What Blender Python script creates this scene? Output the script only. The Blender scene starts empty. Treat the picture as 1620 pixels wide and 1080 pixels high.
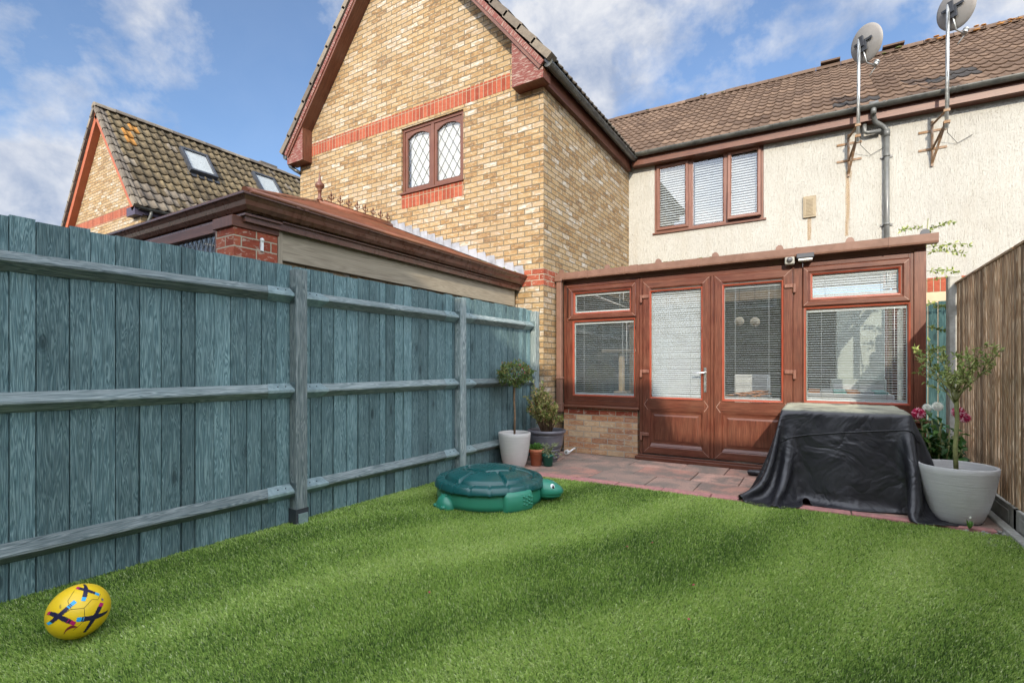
import bpy, math, random
import numpy as np
from mathutils import Vector, Matrix
R = math.radians
S = bpy.context.scene
COL = S.collection
random.seed(7)

# ------------------------------------------------------------------ camera
CAMH, FPX, YAW, CY = 1.17, 790.0, R(31.5), 580.0
cd = bpy.data.cameras.new("camera")
cam = bpy.data.objects.new("camera", cd)
COL.objects.link(cam)
cam.location = (0, 0, CAMH)
cam.rotation_euler = (R(90), 0, YAW)
cd.sensor_width = 36.0
cd.lens = 36.0 * FPX / 1620.0
cd.shift_y = (CY - 540.0) / 1620.0
cd.clip_start = 0.05
cd.clip_end = 3000
S.camera = cam

# ------------------------------------------------------------------ light
SUN = Vector((0.32, -1.0, 0.46)).normalized()
EL = math.asin(SUN.z)
ROT = math.atan2(SUN.x, SUN.y)
w = bpy.data.worlds.new("World")
S.world = w
w.use_nodes = True
nt = w.node_tree
nt.nodes.clear()
def wn(t, **k):
    n = nt.nodes.new(t)
    for a, b in k.items():
        setattr(n, a, b)
    return n
out = wn('ShaderNodeOutputWorld')
bg = wn('ShaderNodeBackground')
bg.inputs['Strength'].default_value = 0.15
sky = wn('ShaderNodeTexSky', sky_type='NISHITA')
sky.sun_disc = False
sky.sun_elevation = EL
sky.sun_rotation = ROT
sky.air_density = 1.0
sky.dust_density = 0.6
sky.ozone_density = 1.6
tc = wn('ShaderNodeTexCoord')
def wmath(op, a, b=None, c=None, clamp=False):
    n = wn('ShaderNodeMath', operation=op)
    n.use_clamp = clamp
    for i, x in enumerate((a, b, c)):
        if x is None: continue
        if isinstance(x, (int, float)): n.inputs[i].default_value = x
        else: nt.links.new(x, n.inputs[i])
    return n.outputs[0]
nrm = wn('ShaderNodeVectorMath', operation='NORMALIZE')
nt.links.new(tc.outputs['Generated'], nrm.inputs[0])
# banks of cloud in compass directions: (azimuth from +Y towards +X in degrees, elevation, size, weight)
BANKS = [(-22, 35, 10, 1.1), (-30, 31, 6, .75), (-12, 36, 5, .35), (-76, 14, 5.5, 1.5), (-73, 10, 5, .8), (-85, 21, 4, .7),
         (-68, 28, 12, .42), (-48, 32, 9, .34), (-80, 42, 13, .45), (13, 33, 5, .75), (19, 29, 7, .95),
         (2.0, 32, 2.6, .42), (5.0, 31.0, 2.6, .42), (-2, 30.2, 2.5, .3), (40, 25, 16, .8), (70, 40, 20, .7), (150, 35, 25, .5), (-140, 30, 25, .6)]
acc = None
for az, el, sz, wt in BANKS:
    v = (math.sin(R(az)) * math.cos(R(el)), math.cos(R(az)) * math.cos(R(el)), math.sin(R(el)))
    dn = wn('ShaderNodeVectorMath', operation='DISTANCE')
    nt.links.new(nrm.outputs[0], dn.inputs[0])
    dn.inputs[1].default_value = v
    q = wmath('DIVIDE', dn.outputs['Value'], R(sz))
    q = wmath('MULTIPLY', q, q)
    q = wmath('MULTIPLY', q, -1.0)
    q = wmath('EXPONENT', q)
    q = wmath('MULTIPLY', q, wt)
    acc = q if acc is None else wmath('ADD', acc, q)
def wnoise(scale, detail, rough, dist=0.0, stretch=(1, 1, 1.6)):
    mp = wn('ShaderNodeMapping')
    mp.inputs['Scale'].default_value = stretch
    nt.links.new(nrm.outputs[0], mp.inputs[0])
    n = wn('ShaderNodeTexNoise')
    n.inputs['Scale'].default_value = scale
    n.inputs['Detail'].default_value = detail
    n.inputs['Roughness'].default_value = rough
    n.inputs['Distortion'].default_value = dist
    nt.links.new(mp.outputs[0], n.inputs['Vector'])
    return n.outputs['Fac']
n1 = wnoise(7.5, 12, .60, .1, (1, 1, 1.25))
n2 = wnoise(2.6, 4, .5)
dens = wmath('ADD', wmath('MULTIPLY', acc, 0.62), wmath('MULTIPLY', wmath('SUBTRACT', n1, .5), 1.5))
dens = wmath('ADD', dens, wmath('MULTIPLY', wmath('SUBTRACT', n2, .5), .5))
dens = wmath('SUBTRACT', dens, .27)
dens = wmath('MULTIPLY', dens, 2.6, clamp=True)
dens = wmath('MULTIPLY_ADD', dens, .88, .04)
n3 = wnoise(9.0, 8, .6, .2, (1, 1, 1.2))
crp = wn('ShaderNodeValToRGB')
crp.color_ramp.elements[0].position = .34
crp.color_ramp.elements[0].color = (1.9, 2.25, 3.0, 1)
crp.color_ramp.elements[1].position = .60
crp.color_ramp.elements[1].color = (4.1, 4.15, 4.3, 1)
nt.links.new(n3, crp.inputs[0])
# added fill: unseen clouds behind the photographer and overhead, boosted to lift the shade
fill_dot = wn('ShaderNodeVectorMath', operation='DOT_PRODUCT')
nt.links.new(nrm.outputs[0], fill_dot.inputs[0])
fill_dot.inputs[1].default_value = Vector((0.35, -0.75, 0.56)).normalized()
side = wmath('MULTIPLY', wmath('ADD', fill_dot.outputs['Value'], -0.05), 1.5, clamp=True)
lit = wmath('MULTIPLY_ADD', side, 4.6, 1.0)
fill_cloud = wn('ShaderNodeVectorMath', operation='SCALE')
nt.links.new(crp.outputs[0], fill_cloud.inputs[0])
nt.links.new(lit, fill_cloud.inputs[3])
dens = wmath('ADD', dens, wmath('MULTIPLY', side, .75), clamp=True)
sat = wn('ShaderNodeMix', data_type='RGBA', blend_type='MULTIPLY')
sat.inputs[0].default_value = 1.0
nt.links.new(sky.outputs[0], sat.inputs[6])
sat.inputs[7].default_value = (.80, .87, .97, 1)
mx = wn('ShaderNodeMix', data_type='RGBA')
nt.links.new(dens, mx.inputs[0])
nt.links.new(sat.outputs[2], mx.inputs[6])
nt.links.new(fill_cloud.outputs[0], mx.inputs[7])
nt.links.new(mx.outputs[2], bg.inputs['Color'])
nt.links.new(bg.outputs[0], out.inputs[0])

ld = bpy.data.lights.new("sun", 'SUN')
ld.energy = 4.0
ld.angle = R(0.5)
ld.color = (1.0, 0.88, 0.72)
sun = bpy.data.objects.new("sun", ld)
COL.objects.link(sun)
sun.rotation_euler = (-SUN).to_track_quat('-Z', 'Y').to_euler()
sun.location = (5, -10, 12)

S.view_settings.view_transform = 'Standard'
S.view_settings.look = 'None'
S.view_settings.gamma = 1
S.view_settings.exposure = 0.52
S.view_settings.use_curve_mapping = False

# ------------------------------------------------------------------ mesh helpers
class MB:
    """collects polygons with metre UVs, a material slot and a tint value per face"""
    def __init__(s, M=None):
        s.v = []; s.f = []; s.uv = []; s.m = []; s.t = []; s.sm = []; s.M = M
    def add(s, pts, uvs=None, m=0, t=.5, smooth=False):
        if s.M is not None:
            pts = [s.M @ Vector(p) for p in pts]
        b = len(s.v)
        s.v.extend([tuple(p) for p in pts])
        s.f.append(tuple(range(b, b + len(pts))))
        if uvs is None:
            uvs = boxuv(pts)
        s.uv.extend(uvs); s.m.append(m); s.t.append(t); s.sm.append(smooth)
    def box(s, x0, x1, y0, y1, z0, z1, m=0, t=None, g=None, off=None, T=None):
        """g: axis of the grain, UV v runs along it"""
        if t is None: t = .5
        P = [Vector((x, y, z)) for z in (z0, z1) for y in (y0, y1) for x in (x0, x1)]
        F = [((0, 2, 3, 1), 2), ((4, 5, 7, 6), 2), ((0, 1, 5, 4), 1), ((2, 6, 7, 3), 1), ((0, 4, 6, 2), 0), ((1, 3, 7, 5), 0)]
        o = off if off is not None else (0, 0)
        for idx, n in F:
            q = [P[i] for i in idx]
            if g is None:
                uv = [((p.y if n == 0 else p.x) + o[0], (p.y if n == 2 else p.z) + o[1]) for p in q]
            else:
                ax = [a for a in (0, 1, 2) if a != n]
                if g in ax: va = g; ua = [a for a in ax if a != g][0]
                else: ua, va = ax
                uv = [(p[ua] + o[0] + n * 3.1, p[va] + o[1]) for p in q]
            if T is not None: q = [T @ p for p in q]
            s.add(q, uv, m, t)
    def beam(s, a, b, w, h, m=0, t=.5, off=None, up=(0, 0, 1)):
        """rectangular bar from a to b; w across, h along up"""
        a = Vector(a); b = Vector(b); d = (b - a); L = d.length; d.normalize()
        u = Vector(up); sd = d.cross(u)
        if sd.length < 1e-4: sd = d.cross(Vector((1, 0, 0)))
        sd.normalize(); u = sd.cross(d).normalized()
        T = Matrix((( sd.x, u.x, d.x, a.x), (sd.y, u.y, d.y, a.y), (sd.z, u.z, d.z, a.z), (0, 0, 0, 1)))
        s.box(-w / 2, w / 2, -h / 2, h / 2, 0, L, m, t, 2, off, T)
    def prism(s, prof, a, b, m=0, t=.5, up=(0, 0, 1), cap=True, off=(0, 0), smooth=False):
        """2D profile (side, up) swept from a to b"""
        a = Vector(a); b = Vector(b); d = (b - a); L = d.length; d.normalize()
        u = Vector(up); sd = d.cross(u).normalized(); u = sd.cross(d).normalized()
        A = [a + sd * p[0] + u * p[1] for p in prof]; B = [p + d * L for p in A]
        n = len(prof); acc = 0
        for i in range(n):
            j = (i + 1) % n
            l = (Vector(prof[i]) - Vector(prof[j])).length
            s.add([A[i], A[j], B[j], B[i]], [(acc + off[0], off[1]), (acc + l + off[0], off[1]), (acc + l + off[0], L + off[1]), (acc + off[0], L + off[1])], m, t, smooth)
            acc += l
        if cap:
            s.add(list(reversed(A)), [(p[0], p[1]) for p in reversed(prof)], m, t); s.add(B, [(p[0], p[1]) for p in prof], m, t)
    def tube(s, path, r, n=10, m=0, t=.5, cap=True, flat=1.0):
        path = [Vector(p) for p in path]
        if not isinstance(r, (list, tuple)): r = [r] * len(path)
        rings = []; prev = None
        for i, p in enumerate(path):
            d = (path[min(i + 1, len(path) - 1)] - path[max(i - 1, 0)]).normalized()
            if prev is None:
                x = d.cross(Vector((0, 0, 1)))
                if x.length < .05: x = d.cross(Vector((1, 0, 0)))
            else: x = prev - d * prev.dot(d)
            x.normalize(); prev = x; y = d.cross(x)
            rings.append([p + (x * math.cos(2 * math.pi * k / n) + y * math.sin(2 * math.pi * k / n) * flat) * r[i] for k in range(n)])
        L = 0
        for i in range(len(path) - 1):
            l = (path[i + 1] - path[i]).length
            for k in range(n):
                j = (k + 1) % n
                c = 2 * math.pi * r[i] / n
                s.add([rings[i][k], rings[i][j], rings[i + 1][j], rings[i + 1][k]], [(k * c, L), ((k + 1) * c, L), ((k + 1) * c, L + l), (k * c, L + l)], m, t, True)
            L += l
        if cap:
            s.add(list(reversed(rings[0])), None, m, t); s.add(rings[-1], None, m, t)
    def lathe(s, prof, c=(0, 0, 0), n=40, m=0, t=.5, mats=None):
        c = Vector(c); acc = 0
        for i in range(len(prof) - 1):
            (r0, z0), (r1, z1) = prof[i], prof[i + 1]
            l = math.hypot(r1 - r0, z1 - z0)
            mm = mats[i] if mats else m
            for k in range(n):
                a0 = 2 * math.pi * k / n; a1 = 2 * math.pi * (k + 1) / n
                P = [c + Vector((r0 * math.cos(a0), r0 * math.sin(a0), z0)), c + Vector((r0 * math.cos(a1), r0 * math.sin(a1), z0)),
                     c + Vector((r1 * math.cos(a1), r1 * math.sin(a1), z1)), c + Vector((r1 * math.cos(a0), r1 * math.sin(a0), z1))]
                U = [(a0 * .3, acc), (a1 * .3, acc), (a1 * .3, acc + l), (a0 * .3, acc + l)]
                if r0 < 1e-5: P = [P[0], P[2], P[3]]; U = [U[0], U[2], U[3]]
                elif r1 < 1e-5: P = P[:3]; U = U[:3]
                s.add(P, U, mm, t, True)
            acc += l
    def sphere(s, c, r, nu=20, nv=12, m=0, t=.5, sc=(1, 1, 1), T=None):
        c = Vector(c)
        def pt(i, j):
            th = math.pi * i / nv; ph = 2 * math.pi * j / nu
            p = Vector((math.sin(th) * math.cos(ph) * r * sc[0], math.sin(th) * math.sin(ph) * r * sc[1], math.cos(th) * r * sc[2]))
            if T is not None: p = T @ p
            return c + p
        for i in range(nv):
            for j in range(nu):
                q = [pt(i, j), pt(i + 1, j), pt(i + 1, j + 1), pt(i, j + 1)]
                if i == 0: q = [q[0], q[1], q[2]]
                elif i == nv - 1: q = [q[0], q[1], q[3]]
                s.add(q, None, m, t, True)
    def ring(s, x0, x1, z0, z1, y, prof, m=0, t=.5, o=0):
        """mitred frame round a rectangle in an XZ plane; prof = (inset, towards -Y)"""
        for i in range(len(prof) - 1):
            (d0, e0), (d1, e1) = prof[i], prof[i + 1]
            A = [(x0 + d0, z0 + d0), (x1 - d0, z0 + d0), (x1 - d0, z1 - d0), (x0 + d0, z1 - d0)]
            B = [(x0 + d1, z0 + d1), (x1 - d1, z0 + d1), (x1 - d1, z1 - d1), (x0 + d1, z1 - d1)]
            for k in range(4):
                j = (k + 1) % 4
                P = [Vector((A[k][0], y - e0, A[k][1])), Vector((A[j][0], y - e0, A[j][1])), Vector((B[j][0], y - e1, B[j][1])), Vector((B[k][0], y - e1, B[k][1]))]
                ax = 0 if k in (0, 2) else 2; ux = 2 - ax
                U = [(p[ux] + o + k * .37 + p.y, p[ax] + o * 2) for p in P]
                s.add(P, U, m, t)
    def build(s, name, mats, parent=None, merge=False, bevel=0, world=True):
        me = bpy.data.meshes.new(name)
        off = Vector((0, 0, 0))
        if parent is not None and parent.parent is not None and parent.parent.parent is not None: parent = parent.parent
        if parent is not None and world:
            root = parent
            while root.parent is not None: root = root.parent
            off = Vector(root.location)
        vs = [(v[0] - off.x, v[1] - off.y, v[2] - off.z) for v in s.v]
        me.from_pydata(vs, [], s.f)
        uvl = me.uv_layers.new(name='UVMap')
        uvl.data.foreach_set('uv', np.array(s.uv, dtype=np.float32).ravel())
        if not isinstance(mats, (list, tuple)): mats = [mats]
        for m_ in mats: me.materials.append(m_)
        me.polygons.foreach_set('material_index', s.m)
        me.polygons.foreach_set('use_smooth', s.sm)
        at = me.attributes.new('tint', 'FLOAT', 'FACE')
        at.data.foreach_set('value', s.t)
        o = bpy.data.objects.new(name, me)
        COL.objects.link(o)
        if merge or any(s.sm) or bevel:
            import bmesh
            bm = bmesh.new(); bm.from_mesh(me)
            bmesh.ops.remove_doubles(bm, verts=bm.verts, dist=1e-5)
            if merge == 'n': bmesh.ops.recalc_face_normals(bm, faces=bm.faces)
            bm.to_mesh(me); bm.free()
        if bevel:
            bv = o.modifiers.new('bevel', 'BEVEL'); bv.width = bevel; bv.segments = 1; bv.limit_method = 'ANGLE'; bv.angle_limit = R(40)
        if parent is not None: o.parent = parent
        me.update()
        return o
def boxuv(P):
    P = [Vector(p) for p in P]
    n = (P[1] - P[0]).cross(P[2] - P[0])
    if len(P) > 3 and n.length < 1e-9: n = (P[2] - P[0]).cross(P[3] - P[0])
    a = [abs(n.x), abs(n.y), abs(n.z)]
    if a[2] >= a[0] and a[2] >= a[1]: return [(p.x, p.y) for p in P]
    if a[0] >= a[1]: return [(p.y, p.z) for p in P]
    return [(p.x, p.z) for p in P]
def tag(o, label=None, cat=None, group=None, kind=None):
    if label: o['label'] = label
    if cat: o['category'] = cat
    if group: o['group'] = group
    if kind: o['kind'] = kind
    return o
def thing(name, label, cat, loc=(0, 0, 0), group=None, rotz=0):
    o = bpy.data.objects.new(name, None)
    COL.objects.link(o)
    o.empty_display_size = .2
    o.location = loc; o.rotation_euler = (0, 0, rotz)
    o.matrix_world = Matrix.Translation(loc) @ Matrix.Rotation(rotz, 4, 'Z')
    return tag(o, label, cat, group)
def copy_tree(o, parent=None):
    c = o.copy(); COL.objects.link(c)
    if parent is not None: c.parent = parent
    for ch in list(o.children): copy_tree(ch, c)
    return c

# ------------------------------------------------------------------ material helpers
class NT:
    def __init__(s, name):
        s.mat = bpy.data.materials.new(name); s.mat.use_nodes = True
        s.t = s.mat.node_tree; s.N = s.t.nodes; s.N.clear()
        s.out = s.N.new('ShaderNodeOutputMaterial'); s.p = s.N.new('ShaderNodeBsdfPrincipled')
        s.t.links.new(s.p.outputs[0], s.out.inputs[0])
        s.uvn = None
    def link(s, a, b): s.t.links.new(a, b)
    def uv(s, scale=(1, 1, 1), rot=0, loc=(0, 0, 0), obj=False):
        t = s.N.new('ShaderNodeTexCoord'); mp = s.N.new('ShaderNodeMapping')
        s.link(t.outputs['Object' if obj else 'UV'], mp.inputs[0])
        mp.inputs['Scale'].default_value = scale; mp.inputs['Location'].default_value = loc
        mp.inputs['Rotation'].default_value = (0, 0, rot)
        return mp.outputs[0]
    def noise(s, vec, scale, detail=4, rough=.5, dist=0):
        n = s.N.new('ShaderNodeTexNoise'); s.link(vec, n.inputs['Vector'])
        n.inputs['Scale'].default_value = scale; n.inputs['Detail'].default_value = detail
        n.inputs['Roughness'].default_value = rough; n.inputs['Distortion'].default_value = dist
        return n.outputs['Fac']
    def ramp(s, fac, stops, interp='LINEAR'):
        n = s.N.new('ShaderNodeValToRGB'); s.link(fac, n.inputs[0]); e = n.color_ramp.elements
        n.color_ramp.interpolation = interp
        while len(e) < len(stops): e.new(.5)
        for q, (p, c) in zip(e, stops):
            q.position = p
            q.color = (c, c, c, 1) if isinstance(c, (int, float)) else (c[0], c[1], c[2], 1)
        return n.outputs[0]
    def mix(s, fac, a, b, bt='MIX'):
        n = s.N.new('ShaderNodeMix'); n.data_type = 'RGBA'; n.blend_type = bt
        for i, x in ((0, fac), (6, a), (7, b)):
            if isinstance(x, (int, float)): n.inputs[i].default_value = x if i == 0 else (x, x, x, 1)
            elif isinstance(x, tuple): n.inputs[i].default_value = (*x, 1)
            else: s.link(x, n.inputs[i])
        return n.outputs[2]
    def math(s, op, a, b=None, c=None, clamp=False):
        n = s.N.new('ShaderNodeMath'); n.operation = op; n.use_clamp = clamp
        for i, x in enumerate((a, b, c)):
            if x is None: continue
            if isinstance(x, (int, float)): n.inputs[i].default_value = x
            else: s.link(x, n.inputs[i])
        return n.outputs[0]
    def tint(s, name='tint'):
        n = s.N.new('ShaderNodeAttribute'); n.attribute_name = name
        return n.outputs['Fac']
    def offs(s, vec, k=7.0):
        """shift coordinates by the face's tint so that no two pieces share a pattern"""
        c = s.N.new('ShaderNodeCombineXYZ'); t = s.math('MULTIPLY', s.tint(), k)
        s.link(t, c.inputs[0]); s.link(s.math('MULTIPLY', t, 1.7), c.inputs[2])
        a = s.N.new('ShaderNodeVectorMath'); a.operation = 'ADD'
        s.link(vec, a.inputs[0]); s.link(c.outputs[0], a.inputs[1])
        return a.outputs[0]
    def bump(s, h, strength=.4, dist=.01):
        b = s.N.new('ShaderNodeBump'); b.inputs['Strength'].default_value = strength; b.inputs['Distance'].default_value = dist
        s.link(h, b.inputs['Height'])
        if s.p.inputs['Normal'].is_linked:
            s.link(s.p.inputs['Normal'].links[0].from_socket, b.inputs['Normal'])
        s.link(b.outputs[0], s.p.inputs['Normal'])
    def fin(s, col=None, rough=.6, metal=0, spec=None, **k):
        if col is not None:
            if isinstance(col, tuple): s.p.inputs['Base Color'].default_value = (*col, 1)
            else: s.link(col, s.p.inputs['Base Color'])
        if isinstance(rough, (int, float)): s.p.inputs['Roughness'].default_value = rough
        else: s.link(rough, s.p.inputs['Roughness'])
        s.p.inputs['Metallic'].default_value = metal
        if spec is not None: s.p.inputs['Specular IOR Level'].default_value = spec
        for a, b in k.items(): s.p.inputs[a].default_value = b
        return s.mat

def m_brick(name, stops, mortar, bw=.225, bh=.075, off=.5, swap=False, grime=.25, mort=.010):
    n = NT(name)
    vec = n.uv(rot=0)
    b = n.N.new('ShaderNodeTexBrick')
    wv = n.uv()
    if swap:
        sx = n.N.new('ShaderNodeSeparateXYZ'); n.link(vec, sx.inputs[0]); cx = n.N.new('ShaderNodeCombineXYZ')
        n.link(sx.outputs[1], cx.inputs[0]); n.link(sx.outputs[0], cx.inputs[1]); vec = cx.outputs[0]
    # slight wobble so that joints are not ruler-straight
    wob = n.N.new('ShaderNodeTexNoise'); n.link(vec, wob.inputs['Vector']); wob.inputs['Scale'].default_value = 14
    vm = n.N.new('ShaderNodeVectorMath'); vm.operation = 'SCALE'; n.link(wob.outputs['Color'], vm.inputs[0]); vm.inputs[3].default_value = .005
    va = n.N.new('ShaderNodeVectorMath'); va.operation = 'ADD'; n.link(vec, va.inputs[0]); n.link(vm.outputs[0], va.inputs[1])
    n.link(va.outputs[0], b.inputs['Vector'])
    b.offset = off; b.squash = 1.0
    b.inputs['Scale'].default_value = 1.0
    b.inputs['Brick Width'].default_value = bw; b.inputs['Row Height'].default_value = bh
    b.inputs['Mortar Size'].default_value = mort * .5; b.inputs['Mortar Smooth'].default_value = .15
    b.inputs['Color1'].default_value = (0, 0, 0, 1); b.inputs['Color2'].default_value = (1, 1, 1, 1); b.inputs['Mortar'].default_value = (.5, .5, .5, 1)
    fac = b.outputs['Fac']
    big = n.noise(wv, 1.1, 4, .6); fine = n.noise(wv, 38, 6, .7); med = n.noise(n.uv((9, 26, 1)), 1.0, 4, .65, .4)
    sel = n.math('ADD', n.math('MULTIPLY_ADD', b.outputs['Color'], .72, .12), n.math('MULTIPLY', n.math('SUBTRACT', med, .5), 1.35))
    col = n.ramp(sel, stops)
    col = n.mix(.35, col, n.ramp(fine, [(.25, .35), (.6, 1.0)]), 'MULTIPLY')
    col = n.mix(n.math('MULTIPLY', n.ramp(big, [(.45, 0.0), (.75, 1.0)]), grime), col, (.16, .13, .10))
    if not swap:
        wp = n.noise(n.uv((17, 34, 1)), 1.0, 3, .7, .3); col = n.mix(n.math('MULTIPLY', n.ramp(wp, [(.56, 0.0), (.68, 1.0)]), .55), col, (.54, .49, .39))
        wp2 = n.noise(n.uv((22, 30, 1), loc=(5, 3, 0)), 1.0, 3, .7, .3); col = n.mix(n.math('MULTIPLY', n.ramp(wp2, [(.60, 0.0), (.70, 1.0)]), .45), col, (.30, .16, .06))
    mcol = n.mix(n.ramp(fine, [(.3, 0.0), (.7, 1.0)]), mortar, tuple(c * .65 for c in mortar))
    col = n.mix(fac, col, mcol)
    n.link(col, n.p.inputs['Base Color'])
    n.bump(n.math('ADD', n.math('MULTIPLY', fac, -1.0), n.math('MULTIPLY', fine, .5)), .75, .007)
    return n.fin(None, .9, spec=.25)
BUFF = [(.0, (0.153, 0.096, 0.051)), (.16, (0.261, 0.158, 0.070)), (.36, (0.325, 0.217, 0.103)), (.58, (0.370, 0.273, 0.151)), (.74, (0.352, 0.258, 0.162)), (.88, (0.434, 0.383, 0.301)), (1.0, (0.497, 0.479, 0.431))]
RED = [(.0, (0.192, 0.040, 0.022)), (.5, (0.288, 0.068, 0.036)), (1.0, (0.352, 0.104, 0.056))]
MIXR = [(.0, (.24, .07, .04)), (.35, (.42, .17, .09)), (.6, (.55, .36, .19)), (1.0, (.66, .50, .32))]
M = {}
M['buff'] = m_brick('buff_brick', BUFF, (0.152, 0.132, 0.092), mort=.014)
M['buff_dim'] = m_brick('buff_brick_weathered', BUFF, (.38, .34, .25), grime=.5)
M['red_soldier'] = m_brick('red_brick_soldier', RED, (0.336, 0.296, 0.200), swap=True, off=0.0, grime=.05)
M['red_brick'] = m_brick('red_brick', RED, (.42, .38, .28), grime=.1)
M['dwarf'] = m_brick('mixed_brick', [(.0, (.26, .09, .05)), (.3, (.42, .20, .10)), (.6, (.52, .33, .18)), (1.0, (.58, .44, .28))], (.36, .33, .27), grime=.55)

def m_render():
    n = NT('cream_render')
    v = n.uv()
    st = n.noise(n.uv((95, 5.5, 1)), 1.0, 5, .7, .35)
    dots = n.noise(n.uv((85, 30, 1)), 1.0, 2, .5)
    big = n.noise(v, .9, 5, .6)
    st2 = n.noise(n.uv((5, .5, 1)), 1.0, 5, .6)
    col = n.mix(n.ramp(big, [(.35, 0.0), (.7, 1.0)]), (.47, .465, .42), (.41, .40, .36))
    col = n.mix(n.math('MULTIPLY', n.ramp(st, [(.32, 1.0), (.46, 0.0)]), .60), col, (.29, .27, .225))
    col = n.mix(n.math('MULTIPLY', n.ramp(dots, [(.33, 1.0), (.39, 0.0)]), .55), col, (.25, .23, .19))
    col = n.mix(n.math('MULTIPLY', n.ramp(st2, [(.5, 0.0), (.75, 1.0)]), .30), col, (.36, .32, .25))
    n.link(col, n.p.inputs['Base Color'])
    n.bump(st, 1.0, .02); n.bump(dots, .6, .01)
    return n.fin(None, .92, spec=.2)
M['render'] = m_render()

def m_wood(name, dark, mid, light, rough=.8, gs=1.0, bump=.5, tintamt=.36, knots=True, worn=0.3):
    n = NT(name)
    v = n.offs(n.uv((1, 1, 1)), 9.0)
    sc = n.N.new('ShaderNodeVectorMath'); sc.operation = 'MULTIPLY'; n.link(v, sc.inputs[0]); sc.inputs[1].default_value = (22 * gs, 1.3 * gs, 1)
    ring = n.noise(sc.outputs[0], 1.0, 2, .5, .9)
    rings = n.math('FRACT', n.math('MULTIPLY', ring, 11.0))
    rings = n.math('ABSOLUTE', n.math('SUBTRACT', rings, .5))
    sc2 = n.N.new('ShaderNodeVectorMath'); sc2.operation = 'MULTIPLY'; n.link(v, sc2.inputs[0]); sc2.inputs[1].default_value = (210 * gs, 7 * gs, 1)
    fib = n.noise(sc2.outputs[0], 1.0, 4, .65)
    pat = n.noise(v, 3.2, 5, .65)
    h = n.math('ADD', n.math('MULTIPLY', rings, .9), n.math('MULTIPLY', fib, .9))
    col = n.ramp(h, [(.25, dark), (.62, mid), (1.0, light)])
    col = n.mix(n.math('MULTIPLY', n.ramp(pat, [(.42, 0.0), (.75, 1.0)]), worn), col, dark)
    if knots:
        vo = n.N.new('ShaderNodeTexVoronoi'); sc3 = n.N.new('ShaderNodeVectorMath'); sc3.operation = 'MULTIPLY'; n.link(v, sc3.inputs[0]); sc3.inputs[1].default_value = (5.5, 2.1, 1)
        n.link(sc3.outputs[0], vo.inputs['Vector']); vo.inputs['Scale'].default_value = 1
        k = n.ramp(vo.outputs['Distance'], [(.05, 1.0), (.13, 0.0)])
        kr = n.math('ABSOLUTE', n.math('SINE', n.math('MULTIPLY', vo.outputs['Distance'], 60.0)))
        kk = n.math('MULTIPLY', n.ramp(vo.outputs['Distance'], [(.08, 1.0), (.30, 0.0)]), kr)
        col = n.mix(n.math('MULTIPLY', kk, .35), col, dark)
        col = n.mix(n.math('MULTIPLY', k, .6), col, tuple(c * .5 for c in dark))
        h = n.math('ADD', h, n.math('MULTIPLY', kk, -.4))
    tn = n.ramp(n.tint(), [(0, 1 - tintamt), (1, 1 + tintamt * .35)])
    col = n.mix(1.0, col, tn, 'MULTIPLY')
    n.link(col, n.p.inputs['Base Color'])
    n.bump(h, bump, .004)
    return n.fin(None, rough, spec=.3)
M['teal'] = m_wood('teal_stained_wood', (.026, .056, .062), (.122, .215, .230), (.285, .405, .405), .75, 1.6, .9)
M['teal_rail'] = m_wood('teal_rail_wood', (.052, .074, .076), (.185, .24, .24), (.40, .445, .43), .7, 1.2, .8, knots=False)
M['greyw'] = m_wood('weathered_batten', (.13, .062, .028), (.40, .25, .135), (.72, .57, .39), .85, tintamt=.65)
M['pale_rail'] = m_wood('pale_board', (.23, .19, .135), (.32, .275, .20), (.39, .34, .25), .75, .6, .15, knots=False)
def m_upvc(name, a, b, c, rough=.33):
    n = NT(name)
    v = n.uv((240, 6, 1)); f = n.noise(v, 1.0, 3, .6, .15)
    g = n.noise(n.uv((30, 1.2, 1)), 1.0, 3, .6, .3)
    col = n.ramp(n.math('ADD', n.math('MULTIPLY', f, .65), n.math('MULTIPLY', g, .35)), [(.33, a), (.5, b), (.66, c)])
    dirt = n.noise(n.uv(obj=True), 3.0, 5, .6)
    col = n.mix(n.math('MULTIPLY', n.ramp(dirt, [(.4, 0.0), (.8, 1.0)]), .35), col, (.17, .09, .055))
    n.link(col, n.p.inputs['Base Color']); n.bump(f, .2, .002)
    return n.fin(None, rough, spec=.45)
M['rose'] = m_upvc('rosewood_foil', (.034, .009, .006), (.092, .025, .0135), (.175, .064, .038))
M['rose_in'] = m_upvc('rosewood_bead', (.13, .022, .010), (.26, .045, .020), (.34, .075, .04), .3)
M['rosepale'] = m_upvc('faded_rosewood', (0.088, 0.032, 0.021), (0.160, 0.066, 0.044), (0.240, 0.120, 0.084), .42)
M['hard'] = m_upvc('brown_hardwood', (0.044, 0.014, 0.008), (0.108, 0.034, 0.017), (0.176, 0.068, 0.037), .45)
def m_peel():
    n = NT('peeling_red_paint')
    f = n.noise(n.uv((9, 60, 1)), 1.0, 6, .7, .5); f2 = n.noise(n.uv((60, 60, 1)), 1.0, 4, .6)
    col = n.mix(n.ramp(f, [(.51, 0.0), (.58, 1.0)]), (.16, .032, .020), (.34, .26, .21))
    col = n.mix(n.math('MULTIPLY', f2, .7), col, (.09, .022, .015))
    n.link(col, n.p.inputs['Base Color']); n.bump(f, .4, .003)
    return n.fin(None, .7)
M['peel'] = m_peel()
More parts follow.
